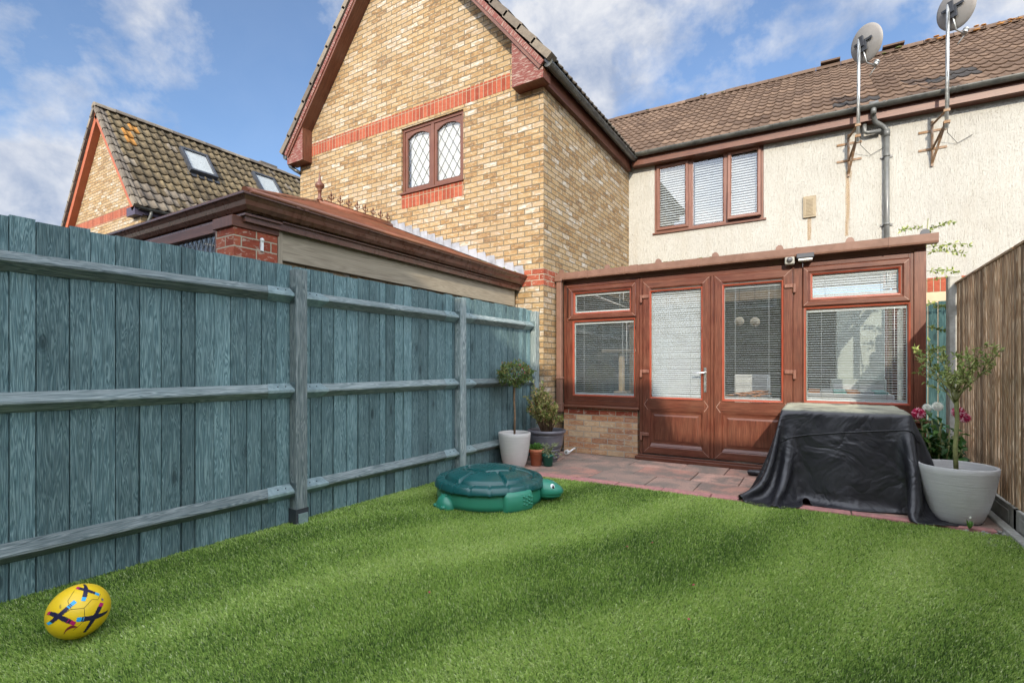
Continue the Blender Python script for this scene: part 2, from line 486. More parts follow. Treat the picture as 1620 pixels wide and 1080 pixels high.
def m_simple(name, col, rough=.5, metal=0, var=.25, scale=12, bump=0, spec=None, dirt=None, dirtamt=.3, obj=True, stretch=(1, 1, 1), **k):
    n = NT(name)
    v = n.uv(stretch, obj=obj)
    a = n.noise(v, scale, 5, .6)
    c = n.ramp(a, [(.25, tuple(x * (1 - var) for x in col)), (.75, tuple(min(1, x * (1 + var)) for x in col))])
    if dirt:
        d = n.noise(v, scale * .3 + .4, 6, .65)
        c = n.mix(n.math('MULTIPLY', n.ramp(d, [(.45, 0.0), (.7, 1.0)]), dirtamt), c, dirt)
    n.link(c, n.p.inputs['Base Color'])
    if bump: n.bump(n.noise(v, scale * 3, 5, .7), bump, .004)
    r = n.ramp(a, [(.2, max(0.02, rough - .08)), (.8, min(1, rough + .1))])
    n.link(r, n.p.inputs['Roughness'])
    return n.fin(None, rough, metal, spec, **k) if False else _f(n, metal, spec, k)
def _f(n, metal, spec, k):
    n.p.inputs['Metallic'].default_value = metal
    if spec is not None: n.p.inputs['Specular IOR Level'].default_value = spec
    for a, b in k.items(): n.p.inputs[a].default_value = b
    return n.mat
M['blackpl'] = m_simple('black_plastic', (.050, .053, .050), .32, var=.4, dirt=(.14, .14, .115), dirtamt=.5)
M['browngut'] = m_simple('brown_gutter_plastic', (.115, .048, .030), .28, var=.3, dirt=(.20, .13, .10), dirtamt=.35)
M['palegut'] = m_simple('faded_brown_gutter_plastic', (.155, .082, .057), .42, var=.15, dirt=(.24, .13, .09), dirtamt=.4)
M['concrete'] = m_simple('concrete', (.34, .335, .30), .9, var=.25, scale=20, bump=.5, dirt=(.16, .16, .12), dirtamt=.5)
M['concbd'] = m_simple('concrete_board', (.25, .245, .215), .9, var=.25, scale=14, bump=.4, dirt=(.10, .10, .075), dirtamt=.6)
M['galv'] = m_simple('painted_galvanised_steel', (.30, .39, .40), .42, .45, var=.3, scale=30, dirt=(.12, .20, .21), dirtamt=.6)
M['steel'] = m_simple('galvanised_pole', (.48, .50, .49), .4, .75, var=.25, scale=20, dirt=(.30, .28, .24))
M['rust'] = m_simple('rusty_steel', (.22, .13, .065), .8, .2, var=.5, scale=40, dirt=(.35, .34, .32), dirtamt=.5)
M['dish'] = m_simple('grey_dish_back', (.20, .195, .185), .55, .1, var=.15, scale=5, dirt=(.24, .21, .18), dirtamt=.5)
M['darkmetal'] = m_simple('dark_metal', (.05, .055, .065), .5, .3)
M['lead'] = m_simple('lead_flashing', (.30, .315, .34), .5, .35, var=.35, scale=9, bump=.3, dirt=(.40, .41, .43), dirtamt=.5)
M['exttile'] = m_simple('red_roof_panel', (.22, .078, .040), .5, var=.3, scale=6, dirt=(.13, .10, .05), dirtamt=.4)
M['white'] = m_simple('white_plastic', (.74, .75, .73), .4, var=.06)
M['slat'] = m_simple('blind_slat', (.42, .44, .44), .4, var=.05)
M['spacer'] = m_simple('glazing_spacer', (.42, .52, .50), .45, var=.15)
M['blind'] = m_simple('blind_and_sky_reflection', (.52, .515, .48), .8, var=.06, scale=3)  # gable window blind, and the added sky-reflection panels in the roof windows
M['leadcame'] = m_simple('lead_came', (.12, .125, .12), .45, .4, var=.3, scale=40)
M['interior'] = m_simple('plastered_wall', (.34, .32, .29), .9, var=.1, scale=2)
M['floorin'] = m_simple('grey_floor', (.20, .19, .18), .5, var=.2, scale=3)
M['darkroom'] = m_simple('dark_room', (.05, .05, .055), .9, var=.3, scale=2)
M['terracotta'] = m_simple('terracotta', (.42, .13, .060), .75, var=.2, scale=18, bump=.15, dirt=(.45, .28, .2), dirtamt=.3)
M['grnpot'] = m_simple('green_plastic_pot', (.02, .14, .10), .4, var=.2)
M['soil'] = m_simple('soil', (.035, .026, .018), .95, var=.6, scale=60, bump=1.0)
M['bark'] = m_simple('bark', (.20, .125, .070), .9, var=.5, scale=40, bump=.8)
M['stemgreen'] = m_simple('olive_green_bark', (.20, .21, .075), .7, var=.4, scale=22, bump=.3)
M['cattan'] = m_simple('sisal_rope', (.52, .40, .25), .9, var=.25, scale=60, bump=.6)
M['catgrey'] = m_simple('grey_plush', (.30, .27, .23), .95, var=.2, scale=50)
M['sticks'] = m_simple('orange_wood', (.50, .22, .09), .6, var=.3)
M['ventm'] = m_simple('beige_vent_plastic', (.27, .22, .14), .6, var=.2, dirt=(.22, .17, .10), dirtamt=.5)
M['moss'] = m_simple('moss', (.10, .12, .035), .95, var=.6, scale=60, bump=1.0)
M['lichen'] = m_simple('orange_lichen', (.34, .16, .035), .95, var=.4, scale=50, bump=.8)
def m_tile(name, a, b, dirt, lich=0.0, damt=.5):
    n = NT(name)
    t = n.tint()
    v = n.uv(obj=True)
    col = n.ramp(t, [(0, a), (1, b)])
    f = n.noise(v, 9, 6, .7); g = n.noise(v, 55, 4, .7); big = n.noise(v, .8, 4, .6)
    col = n.mix(n.math('MULTIPLY', n.ramp(f, [(.42, 0.0), (.68, 1.0)]), damt), col, dirt)
    col = n.mix(.4, col, n.ramp(g, [(.2, .45), (.7, 1.1)]), 'MULTIPLY')
    n.link(col, n.p.inputs['Base Color']); n.bump(g, .35, .004)
    return n.fin(None, .85, spec=.3)
M['tile_brown'] = m_tile('brown_roof_tile', (0.084, 0.054, 0.037), (0.172, 0.116, 0.080), (0.052, 0.036, 0.028))
M['tile_grey'] = m_tile('grey_brown_roof_tile', (.12, .10, .080), (.24, .205, .155), (.07, .06, .05))
M['tile_buff'] = m_tile('buff_roof_tile', (0.095, 0.074, 0.045), (0.215, 0.168, 0.095), (0.048, 0.040, 0.030), damt=.8)
M['tile_dark'] = m_tile('dark_slipped_tile', (.035, .032, .032), (.06, .055, .05), (.03, .03, .03))  # darker tone for the few slipped tiles
def m_patio():
    n = NT('patio_slab')
    v = n.uv(obj=True); t = n.tint()
    col = n.ramp(t, [(0, (.27, .19, .15)), (.35, (.37, .235, .18)), (.65, (.42, .21, .155)), (1, (.50, .30, .23))])
    f = n.noise(v, 3.2, 6, .65, .4); g = n.noise(v, 60, 5, .7); 
    col = n.mix(n.math('MULTIPLY', n.ramp(f, [(.40, 0.0), (.58, 1.0)]), .85), col, (.165, .14, .115))
    col = n.mix(.6, col, n.ramp(g, [(.3, .45), (.65, 1.15)]), 'MULTIPLY')
    n.link(col, n.p.inputs['Base Color']); n.bump(g, .5, .004)
    return n.fin(None, .85)
M['patio'] = m_patio()
M['edging'] = m_simple('pink_edging', (.40, .18, .16), .9, var=.3, scale=25, bump=.4, dirt=(.18, .12, .10), dirtamt=.6)
def m_glass(name, tintc=(.95, .965, .97), rough=0.0, refl=1.0):
    m = bpy.data.materials.new(name); m.use_nodes = True; t = m.node_tree; t.nodes.clear()
    o = t.nodes.new('ShaderNodeOutputMaterial'); mx_ = t.nodes.new('ShaderNodeMixShader'); tr = t.nodes.new('ShaderNodeBsdfTransparent'); gl = t.nodes.new('ShaderNodeBsdfGlossy')
    fr = t.nodes.new('ShaderNodeFresnel'); ge = t.nodes.new('ShaderNodeNewGeometry'); ma = t.nodes.new('ShaderNodeMath'); ma.operation = 'MULTIPLY_ADD'
    ma.inputs[1].default_value = 1 / 1.52 - 1.52; ma.inputs[2].default_value = 1.52   # a thin pane reflects alike from both sides
    t.links.new(ge.outputs['Backfacing'], ma.inputs[0]); t.links.new(ma.outputs[0], fr.inputs[0])
    mu = t.nodes.new('ShaderNodeMath'); mu.operation = 'MULTIPLY'; mu.inputs[1].default_value = refl; mu.use_clamp = True
    tr.inputs[0].default_value = (*tintc, 1); gl.inputs['Roughness'].default_value = rough; gl.inputs[0].default_value = (1, 1, 1, 1)
    t.links.new(fr.outputs[0], mu.inputs[0]); t.links.new(mu.outputs[0], mx_.inputs[0]); t.links.new(tr.outputs[0], mx_.inputs[1]); t.links.new(gl.outputs[0], mx_.inputs[2]); t.links.new(mx_.outputs[0], o.inputs[0])
    return m
M['glass'] = m_glass('window_glass', refl=1.3)
M['glass_up'] = m_glass('upstairs_window_glass', refl=1.3)
M['skyglass'] = m_glass('roof_window_glass', (.6, .66, .7), .02, 4.0)
def m_poly():
    m = bpy.data.materials.new('polycarbonate'); m.use_nodes = True; t = m.node_tree; t.nodes.clear()
    o = t.nodes.new('ShaderNodeOutputMaterial'); mx_ = t.nodes.new('ShaderNodeMixShader'); tr = t.nodes.new('ShaderNodeBsdfTransparent'); d = t.nodes.new('ShaderNodeBsdfTranslucent')
    tr.inputs[0].default_value = (.4, .42, .42, 1); d.inputs[0].default_value = (.30, .31, .31, 1); mx_.inputs[0].default_value = .85
    t.links.new(tr.outputs[0], mx_.inputs[1]); t.links.new(d.outputs[0], mx_.inputs[2]); t.links.new(mx_.outputs[0], o.inputs[0])
    return m
M['poly'] = m_poly()
def m_leaf(name, cols, rough=.45, trans=.25):
    n = NT(name)
    c = n.ramp(n.tint(), cols)
    n.link(c, n.p.inputs['Base Color']); n.p.inputs['Roughness'].default_value = rough
    tb = n.N.new('ShaderNodeBsdfTranslucent'); n.link(c, tb.inputs[0])
    mx_ = n.N.new('ShaderNodeMixShader'); mx_.inputs[0].default_value = trans
    n.link(n.p.outputs[0], mx_.inputs[1]); n.link(tb.outputs[0], mx_.inputs[2]); n.link(mx_.outputs[0], n.out.inputs[0])
    return n.mat
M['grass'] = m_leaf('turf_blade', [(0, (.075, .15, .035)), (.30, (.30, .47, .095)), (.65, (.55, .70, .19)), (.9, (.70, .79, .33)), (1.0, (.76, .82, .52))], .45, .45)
M['leaf_box'] = m_leaf('glossy_leaf', [(0, (.04, .09, .02)), (.5, (.11, .18, .04)), (.8, (.23, .28, .07)), (1, (.30, .12, .05))])
M['leaf_var'] = m_leaf('variegated_leaf', [(0, (.09, .12, .03)), (.4, (.22, .27, .06)), (.75, (.50, .48, .18)), (1, (.48, .24, .10))])
M['leaf_olive'] = m_leaf('pale_green_leaf', [(0, (.10, .16, .03)), (.5, (.25, .32, .075)), (1, (.45, .50, .18))])
M['leaf_dark'] = m_leaf('dark_green_leaf', [(0, (.025, .07, .016)), (.6, (.06, .16, .032)), (.9, (.14, .27, .055)), (1, (.24, .36, .09))])
M['leaf_bright'] = m_leaf('bright_green_leaf', [(0, (.05, .14, .02)), (1, (.16, .32, .06))])
M['leaf_sage'] = m_leaf('sage_leaf', [(0, (.13, .17, .09)), (1, (.34, .36, .20))])
M['petal'] = m_leaf('dahlia_petal', [(0, (.42, .01, .06)), (.6, (.60, .04, .14)), (1, (.85, .55, .60))], .5, .2)
M['petal_w'] = m_leaf('white_petal', [(0, (.75, .78, .66)), (1, (.85, .85, .80))], .5, .2)
M['potgrey'] = None
def m_pot(name, col, band=150, amt=.4, rough=.6):
    n = NT(name)
    v = n.uv((3, 90, 1)); f = n.noise(v, 1.0, 4, .7, .2); g = n.noise(n.uv(obj=True), 4, 4, .5)
    c = n.mix(n.ramp(f, [(.3, 0.0), (.7, 1.0)]), tuple(x * .82 for x in col), col)
    c = n.mix(n.math('MULTIPLY', n.ramp(g, [(.5, 0.0), (.8, 1.0)]), .25), c, tuple(x * .6 for x in col))
    n.link(c, n.p.inputs['Base Color']); n.bump(f, amt, .004)
    return n.fin(None, rough)
M['pot_a'] = m_pot('pale_ribbed_pot', (.50, .48, .45))
M['pot_b'] = m_pot('mid_grey_ribbed_pot', (.50, .495, .475), amt=1.0)
M['pot_c'] = m_simple('charcoal_plastic_pot', (.12, .115, .13), .35, var=.2)
M['turtle'] = m_simple('green_moulded_plastic', (.022, .195, .125), .33, var=.12, scale=3, dirt=(.06, .19, .12), dirtamt=.3)
M['lid'] = m_simple('dark_teal_moulded_plastic', (.006, .070, .068), .27, var=.15, scale=4)
M['ballY'] = m_simple('yellow_ball', (.74, .50, .010), .42, var=.05, scale=5)
M['navy'] = m_simple('navy_print', (.012, .010, .045), .45, var=.1)
M['magenta'] = m_simple('magenta_print', (.45, .008, .12), .45, var=.1)
M['cyan'] = m_simple('cyan_print', (.02, .35, .68), .45, var=.1)
M['maroon'] = m_simple('maroon_print', (.20, .02, .03), .45, var=.1)
M['seam'] = m_simple('ball_seam', (.12, .09, .01), .7, var=.1)
def m_cover():
    n = NT('black_nylon_cover')
    v = n.uv(obj=True); f = n.noise(v, 6, 5, .6); g = n.noise(n.uv((700, 700, 1)), 1.0, 1, .5)
    geo = n.N.new('ShaderNodeNewGeometry'); sp = n.N.new('ShaderNodeSeparateXYZ'); n.link(geo.outputs['Position'], sp.inputs[0])
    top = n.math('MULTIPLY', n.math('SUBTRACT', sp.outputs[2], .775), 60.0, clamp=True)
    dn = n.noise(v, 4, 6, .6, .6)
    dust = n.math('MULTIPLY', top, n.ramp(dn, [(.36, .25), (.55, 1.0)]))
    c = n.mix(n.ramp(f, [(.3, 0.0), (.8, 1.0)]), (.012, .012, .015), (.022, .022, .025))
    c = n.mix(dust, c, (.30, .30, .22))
    n.link(c, n.p.inputs['Base Color'])
    n.link(n.mix(dust, n.ramp(f, [(.2, .28), (.8, .48)]), .85), n.p.inputs['Roughness'])
    wr = n.noise(v, 3.2, 3, .55, .8); wr = n.math('ABSOLUTE', n.math('SUBTRACT', wr, .5)); n.bump(wr, .7, .05); n.bump(n.noise(v, 16, 4, .6, .6), .25, .008)
    return n.mat
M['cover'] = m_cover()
M['lampglow'] = m_simple('cream_globe_shade', (.78, .68, .50), .5, var=.05)
M['chrome'] = m_simple('brushed_chrome', (.70, .72, .73), .22, .9, var=.1)
M['sensor'] = m_simple('smoked_lens', (.10, .10, .10), .15, var=.1)
M['bluegreen'] = m_wood('dark_teal_fence', (.012, .035, .038), (.03, .085, .088), (.07, .15, .15), .8)
M['neigh_rend'] = m_simple('neighbour_wall', (.42, .33, .22), .9, var=.2, scale=3)

# ------------------------------------------------------------------ setting: ground, lawn, patio
def fx(y): return -3.30 + (y - 2.37) * 0.042          # line of the teal fence posts (front face)
g = MB(); g.box(-400, 400, -400, 400, -.5, -.045)
tag(g.build('ground', M['soil']), kind='structure')
g = MB(); g.box(-3.52, 1.22, -3.0, 4.76, -.044, -.012)
M['turfbase'] = m_simple('turf_backing', (.10, .16, .04), .95, var=.4, scale=50)
tag(g.build('turf_backing', M['turfbase']), kind='structure')

def grass():
    rng = np.random.default_rng(3)
    N = 1500000
    x = rng.uniform(-3.45, 1.17, N); y = rng.uniform(-.6, 4.74, N)
    dep = -x * math.sin(YAW) * 1.0 + y * math.cos(YAW)
    lat = x * math.cos(YAW) + y * math.sin(YAW)
    inview = (dep > 1.65) & (np.abs(lat) < dep * 1.14 + .1)
    p = np.where(inview, np.clip(1.9 / np.maximum(dep, .1), .35, 1.0), .035)
    ok = (rng.uniform(0, 1, N) < p) & (x > -3.405 + (y - 2.37) * .042) & (y < 4.72 + .036 * (x + 2.3))
    x = x[ok]; y = y[ok]; dep = dep[ok]; n = len(x)
    # pile direction drifts over the lawn
    def fld(sx, sy, a, b, c):
        return np.sin(x * sx + y * sy + a) + .6 * np.sin(x * sx * 2.1 - y * sy * 1.3 + b) + .4 * np.sin(x * sx * 4.3 + y * sy * 3.9 + c)
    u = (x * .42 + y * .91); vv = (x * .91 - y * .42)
    streak = np.sin(vv * 4.2 + np.sin(u * 1.1) * .8 + .6) * .5 + np.sin(vv * 11.3 + 1.3 + np.sin(u * 1.9) * 1.3) * .33 + fld(1.3, 1.7, .2, 1.1, 2.0) * .18  # bands of pile lie; diagonal sun streaks put into the blade tint
    ang = -1.2 + .5 * fld(.9, .7, 0, 2, 4) + rng.normal(0, .95, n)
    lean = np.clip(rng.normal(.55, .22, n) + .18 * streak, .05, 1.2)
    L = rng.uniform(.012, .024, n) * (1 + .07 * dep.clip(0, 5))
    W = rng.uniform(.0012, .0022, n) * (1 + .12 * dep.clip(0, 5))
    dx = np.cos(ang); dy = np.sin(ang)
    fa = rng.uniform(0, 2 * np.pi, n); px = np.cos(fa); py = np.sin(fa)
    z0 = -.010
    h1 = L * .55 * np.cos(lean * .6); o1 = L * .55 * np.sin(lean * .6)
    h2 = h1 + L * .45 * np.cos(lean * 1.5); o2 = o1 + L * .45 * np.sin(lean * 1.5)
    V = np.empty((n, 5, 3), dtype=np.float32)
    for k, (oo, hh, ww) in enumerate(((0 * L, 0 * L, -W), (0 * L, 0 * L, W), (o1, h1, W * .8), (o1, h1, -W * .8), (o2, h2, 0 * W))):
        V[:, k, 0] = x + dx * oo + px * ww; V[:, k, 1] = y + dy * oo + py * ww; V[:, k, 2] = z0 + hh
    me = bpy.data.meshes.new('lawn')
    me.vertices.add(n * 5); me.vertices.foreach_set('co', V.ravel())
    base = (np.arange(n) * 5)[:, None]
    lp = np.concatenate([base + np.array([[0, 1, 2, 3]]), base + np.array([[3, 2, 4]])], axis=1).ravel()
    me.loops.add(len(lp)); me.loops.foreach_set('vertex_index', lp.astype(np.int32))
    st = np.stack([np.arange(n) * 7, np.arange(n) * 7 + 4], 1).ravel()
    me.polygons.add(n * 2); me.polygons.foreach_set('loop_start', st.astype(np.int32))
    me.polygons.foreach_set('use_smooth', np.ones(n * 2, dtype=bool))
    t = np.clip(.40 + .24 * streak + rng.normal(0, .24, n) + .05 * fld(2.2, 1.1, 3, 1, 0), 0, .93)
    pale = rng.uniform(0, 1, n) < .05
    t = np.where(pale, rng.uniform(.9, 1, n), t)
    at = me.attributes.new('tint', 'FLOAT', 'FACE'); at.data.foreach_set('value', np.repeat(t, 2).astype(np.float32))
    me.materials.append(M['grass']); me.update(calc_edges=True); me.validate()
    o = bpy.data.objects.new('lawn', me); COL.objects.link(o)
    tag(o, 'green artificial turf lawn filling the garden', 'grass', kind='stuff')
grass()

# patio
p = MB()
rr = random.Random(5)
ys = [4.90, 5.36, 5.82, 6.27]
for j in range(3):
    x = -3.25 + (0.0 if j % 2 else .12)
    xs = [x]
    while x < 1.3:
        x += rr.choice([.46, .46, .60]); xs.append(x)
    for a, b in zip(xs[:-1], xs[1:]):
        y0 = ys[j] + .004; y1 = ys[j + 1] - .004
        dz = rr.uniform(-.003, .003)
        p.box(a + .004, b - .004, y0, y1, -.04, -.002 + dz, t=rr.random())
for j in range(7):
    p.box(.95, 1.19, 6.30 + j * .46, 6.75 + j * .46, -.04, -.004, t=rr.random())
    p.box(-3.09 + 0, -3.3, 3, 3.001, -.044, -.043) if False else None
tag(p.build('patio', M['patio'], bevel=.004), kind='structure')
p = MB(); p.box(-3.3, 1.22, 4.60, 9.4, -.044, -.022)
M['joint'] = m_simple('patio_joint', (.07, .065, .045), .95, var=.5, scale=40)
tag(p.build('patio_bed', M['joint']), kind='structure')
p = MB()
x = -3.2
while x < .95:
    l = rr.uniform(.42, .62)
    y = 4.71 + .036 * (x + 2.3)
    p.box(x + .004, x + l - .004, y + .005, 4.895, -.04, .003 + rr.uniform(-.003, .003), t=rr.random()); x += l
tag(p.build('patio_edging', M['edging'], bevel=.006), kind='structure')
# strip of soil and rubble along the right fence with fallen bits
p = MB()
for i in range(160):
    x = rr.uniform(.86, 1.17); y = rr.uniform(4.4, 5.3); s_ = rr.uniform(.006, .02); z = -.012
    p.box(x, x + s_, y, y + s_ * rr.uniform(.5, 1.5), z, z + s_ * .6, t=rr.random())
tag(p.build('gravel', M['concrete']), 'loose stones and debris by the foot of the right hand fence', 'gravel', kind='stuff')

# ------------------------------------------------------------------ teal fence
fence = thing('garden_fence', 'tall teal stained feather-edge timber fence with three rails along the left of the lawn', 'fence', (-3.3, 2.37, 0))
ANG = math.atan(.042)
TF = Matrix.Translation((-3.30, 2.37, 0)) @ Matrix.Rotation(-ANG, 4, 'Z')   # local: y along the fence, x=0 post front
posts = [-1.99, 0.0, 1.90, 3.43]
FT = 1.925
def fence_boards(y0, y1):
    b = MB(TF); y = y0; rr = random.Random(int(y0 * 100) + 5)
    b.box(-.122, -.112, y0, y1, .0, FT - .03, 0, .2, 2)          # overlapped thin edges behind the gaps
    while y < y1:
        wd = rr.uniform(.100, .140) if rr.random() < .8 else rr.uniform(.06, .09); e = min(y + wd, y1)
        top = FT + rr.uniform(-.007, .007); bot = -.02 + rr.uniform(0, .02)
        t = rr.random(); o = (rr.uniform(0, 9), rr.uniform(0, 9))
        g0 = rr.uniform(.001, .003); g1 = rr.uniform(.001, .0035)
        if rr.random() < .22: g1 += rr.uniform(.004, .010)
        xa = -.0855 + rr.uniform(-.002, .003); xb = xa - rr.uniform(.006, .011)
        if rr.random() < .3: xa, xb = xb + .002, xa
        n = 5; prev = None
        for k in range(n + 1):
            z = bot + (top - bot) * k / n
            ya = y + g0 + rr.uniform(-.0008, .0008); yb = e - (g1 * (1 - k / n) + .002 * k / n) + rr.uniform(-.0008, .0008)
            cur = [(-.1115, ya, z), (xa, ya, z), (xb, yb, z), (-.1115, yb, z)]
            if prev:
                zz = prev[0][2]
                for q0, q1, u0, u1 in ((1, 2, 0, wd), (0, 1, -.02, 0), (2, 3, wd, wd + .02)):
                    b.add([prev[q0], prev[q1], cur[q1], cur[q0]], [(u0 + o[0], zz + o[1]), (u1 + o[0], zz + o[1]), (u1 + o[0], z + o[1]), (u0 + o[0], z + o[1])], 0, t)
            prev = cur
        b.add([prev[1], prev[2], prev[3], prev[0]], [(o[0], 0), (o[0] + wd, 0), (o[0] + wd, .03), (o[0], .03)], 0, t)
        y = e
    return b
for y0, y1 in zip([-4.2] + posts, posts + []):
    bb = fence_boards(y0, y1)
    if y0 < -4: bb = fence_boards(-3.9, posts[0])
    bb.build('board_panel', M['teal'], fence)
rl = random.Random(11)
RZ = (1.70, .985, .245)
segs = list(zip([-3.9] + posts[:-1], posts))
for y0, y1 in segs:
    for zc in RZ:
        r_ = MB(TF)
        a = y0 + (.05 if y0 > -3.5 else 0); b_ = y1 - .05
        # arris rail: triangular, point towards the garden
        prof = [(-.085, .052), (-.022, .006), (-.022, -.006), (-.085, -.052)]
        z0 = zc + rl.uniform(-.006, .006); z1 = zc + rl.uniform(-.006, .006)
        A = [Vector((q[0], a, z0 + q[1])) for q in prof]; B = [Vector((q[0], b_, z1 + q[1])) for q in prof]
        o = rl.uniform(0, 9); t = rl.random(); acc = 0
        for i in range(3):
            l = math.hypot(prof[i][0] - prof[i + 1][0], prof[i][1] - prof[i + 1][1])
            r_.add([A[i], B[i], B[i + 1], A[i + 1]], [(acc + o, a), (acc + o, b_), (acc + l + o, b_), (acc + l + o, a)], 0, t); acc += l
        r_.add(A, None, 0, t); r_.add(list(reversed(B)), None, 0, t)
        ra = r_.build('rail', M['teal_rail'], fence)
        for end, sgn in ((a, 1), (b_, -1)):
            if end < -3: continue
            k = MB(TF)
            zz = z0 if sgn == 1 else z1
            pr = [(-.0835, .056), (-.0195, .009), (-.0195, -.009), (-.0835, -.056)]
            e2 = end + sgn * .17; e1 = end - sgn * .003
            A = [Vector((q[0], e1, zz + q[1])) for q in pr]; B = [Vector((q[0], e2, zz + q[1])) for q in pr]
            for q in (B[1], B[2]): q.y += sgn * .03
            for i in range(3): k.add([A[i], B[i], B[i + 1], A[i + 1]] if sgn == 1 else [A[i + 1], B[i + 1], B[i], A[i]], None, 0, .5)
            # flange round the end and screw heads
            k.box(-.085, -.012, e1 - sgn * .001 - .001, e1 + .001, zz - .065, zz + .065)
            for q in (.05, .11):
                k.sphere((-.05, end + sgn * q, zz + .033), .005, 8, 5, 1)
            k.build('rail_bracket', [M['galv'], M['darkmetal']], ra)
for i, y in enumerate(posts):
    q = MB(TF); q.box(-.085, 0, y - .047, y + .047, .02, 1.90 if i else 1.88, 0, rl.random(), 2, (rl.uniform(0, 5), rl.uniform(0, 5)))
    po = q.build('post', M['teal_rail'], fence, bevel=.004)
    if i < 2:
        q = MB(TF)
        q.box(.0015, .006, y - .052, y + .052, -.03, .11); q.box(-.09, .0015, y - .052, y - .0485, -.03, .11); q.box(-.09, .0015, y + .0485, y + .052, -.03, .11)
        q.box(.006, .016, y - .035, y + .04, -.03, .075, 1)
        q.build('post_shoe', [M['darkmetal'], M['galv']], po)

# ------------------------------------------------------------------ right-hand fence (vertical battens on concrete gravel boards)
XR = 1.20
rf = thing('batten_fence', 'weathered brown vertical batten fence on concrete gravel boards on the right', 'fence', (XR, 4, 0))
rb = random.Random(21)
for (y0, y1) in ((-.7, 1.17), (1.19, 3.06), (3.08, 4.93), (4.95, 6.73)):
    b = MB(); y = y0
    while y < y1 - .03:
        wd = rb.uniform(.032, .044); t = rb.random(); o = (rb.uniform(0, 9), rb.uniform(0, 9)); dz = rb.uniform(-.004, .004)
        xo = rb.uniform(-.003, .003)
        b.box(XR + xo - .004, XR + .0215 + xo, y, y + wd, .175, 2.005 + dz, 0, t, 2, o)
        y += wd + rb.uniform(.024, .036)
    b.build('batten_panel', M['greyw'], rf)
    for zc in (.42, 1.10, 1.80):
        b = MB(); b.box(XR + .0255, XR + .0555, y0, y1, zc - .03, zc + .03, 0, rb.random(), 1, (rb.uniform(0, 9), 0)); b.build('rail', M['greyw'], rf)
    b = MB(); b.box(XR - .008, XR + .072, y0, y1, 2.012, 2.034, 0, rb.random(), 1, (rb.uniform(0, 9), 0)); b.build('capping_rail', M['greyw'], rf, bevel=.003)
    b = MB(); b.box(XR + .004, XR + .054, y0 - .04, y1 + .04, -.03, .150); b.box(XR - .004, XR + .004, y0 + .1, y1 - .1, .02, .115)
    b.build('gravel_board', M['concbd'], rf, bevel=.006)
for y in (-.76, 1.18, 3.12, 5.03):
    b = MB(); b.box(XR + .075, XR + .165, y - .045, y + .045, -.05, 1.95); b.build('post', M['concrete'], rf, bevel=.008)
b = MB(); b.box(XR - .055, XR + .05, 6.74, 6.86, -.05, 2.11)
b.build('post', M['concrete'], rf, bevel=.012)
# kerb strip at its foot
b = MB()
for a, c in ((2.0, 2.9), (2.91, 3.8), (3.81, 4.7), (4.71, 5.6)):
    b.box(XR - .07, XR - .012, a, c, -.04, .022)
tag(b.build('kerb_strip', M['concrete'], bevel=.006), kind='structure')

# far teal fence seen through the gap at the end of the batten fence
ff = thing('side_fence', 'dark blue-green boarded fence glimpsed beyond the end of the batten fence', 'fence', (1.3, 8.2, 0))
b = MB(); x = 1.02
for k in range(9):
    b.box(x, x + .085, 7.6 - k * .0, 7.622, .05, 1.93 + rb.uniform(-.03, .01), 0, rb.random(), 2, (rb.random() * 9, 0)); x += .092
b.build('board_panel', M['bluegreen'], ff)
b = MB(); b.box(.955, 1.01, 7.56, 7.64, 0, 1.98, g=2); b.build('post', M['greyw'], ff, bevel=.003)

# ------------------------------------------------------------------ roof tiling
def tiled(mb, P0, eu, ev, width, length, tw, gauge, waves=1, amp=.022, lip=.022, mfn=None, seg=6, rnd=None, skew=None, hole=None):
    """pantiled slope: P0 = eaves corner, eu along eaves, ev up the slope"""
    P0 = Vector(P0); eu = Vector(eu).normalized(); ev = Vector(ev).normalized(); nn = eu.cross(ev).normalized()
    if nn.z < 0: nn = -nn
    rnd = rnd or random.Random(3)
    rows = int(math.ceil(length / gauge)); cols = int(math.ceil(width / tw))
    for r_ in range(rows):
        v0 = r_ * gauge - .03; v1 = min((r_ + 1) * gauge + .005, length)
        for c in range(cols):
            u0 = c * tw; u1 = min((c + 1) * tw, width)
            if hole and hole((u0 + u1) / 2, (v0 + v1) / 2): continue
            t = min(1, max(0, rnd.gauss(.5, .25))); m = mfn(c, r_, rnd) if mfn else 0
            dv = rnd.uniform(-.006, .006); ln = rnd.uniform(-.003, .004)
            nseg = seg * waves; prev = None
            for k in range(nseg + 1):
                fr = k / nseg; u = u0 + (u1 - u0) * fr
                ph = (fr * waves) % 1.0 if k < nseg else 1.0
                # roll and shallow pan
                h = amp * (math.sin(math.pi * min(ph / .42, 1.0)) if ph < .42 else -.28 * math.sin(math.pi * (ph - .42) / .58))
                lo = P0 + eu * u + ev * (v0 + dv) + nn * (lip + h + ln); hi = P0 + eu * u + ev * v1 + nn * (h * .95)
                bt = lo - nn * (lip * 1.05) + ev * .004
                if prev:
                    a, b2, c2 = prev
                    mb.add([a, lo, hi, b2], [(0, 0), (.1, 0), (.1, .3), (0, .3)], m, t, True)
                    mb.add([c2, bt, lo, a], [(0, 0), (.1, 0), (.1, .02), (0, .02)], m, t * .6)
                prev = (lo, hi, bt)
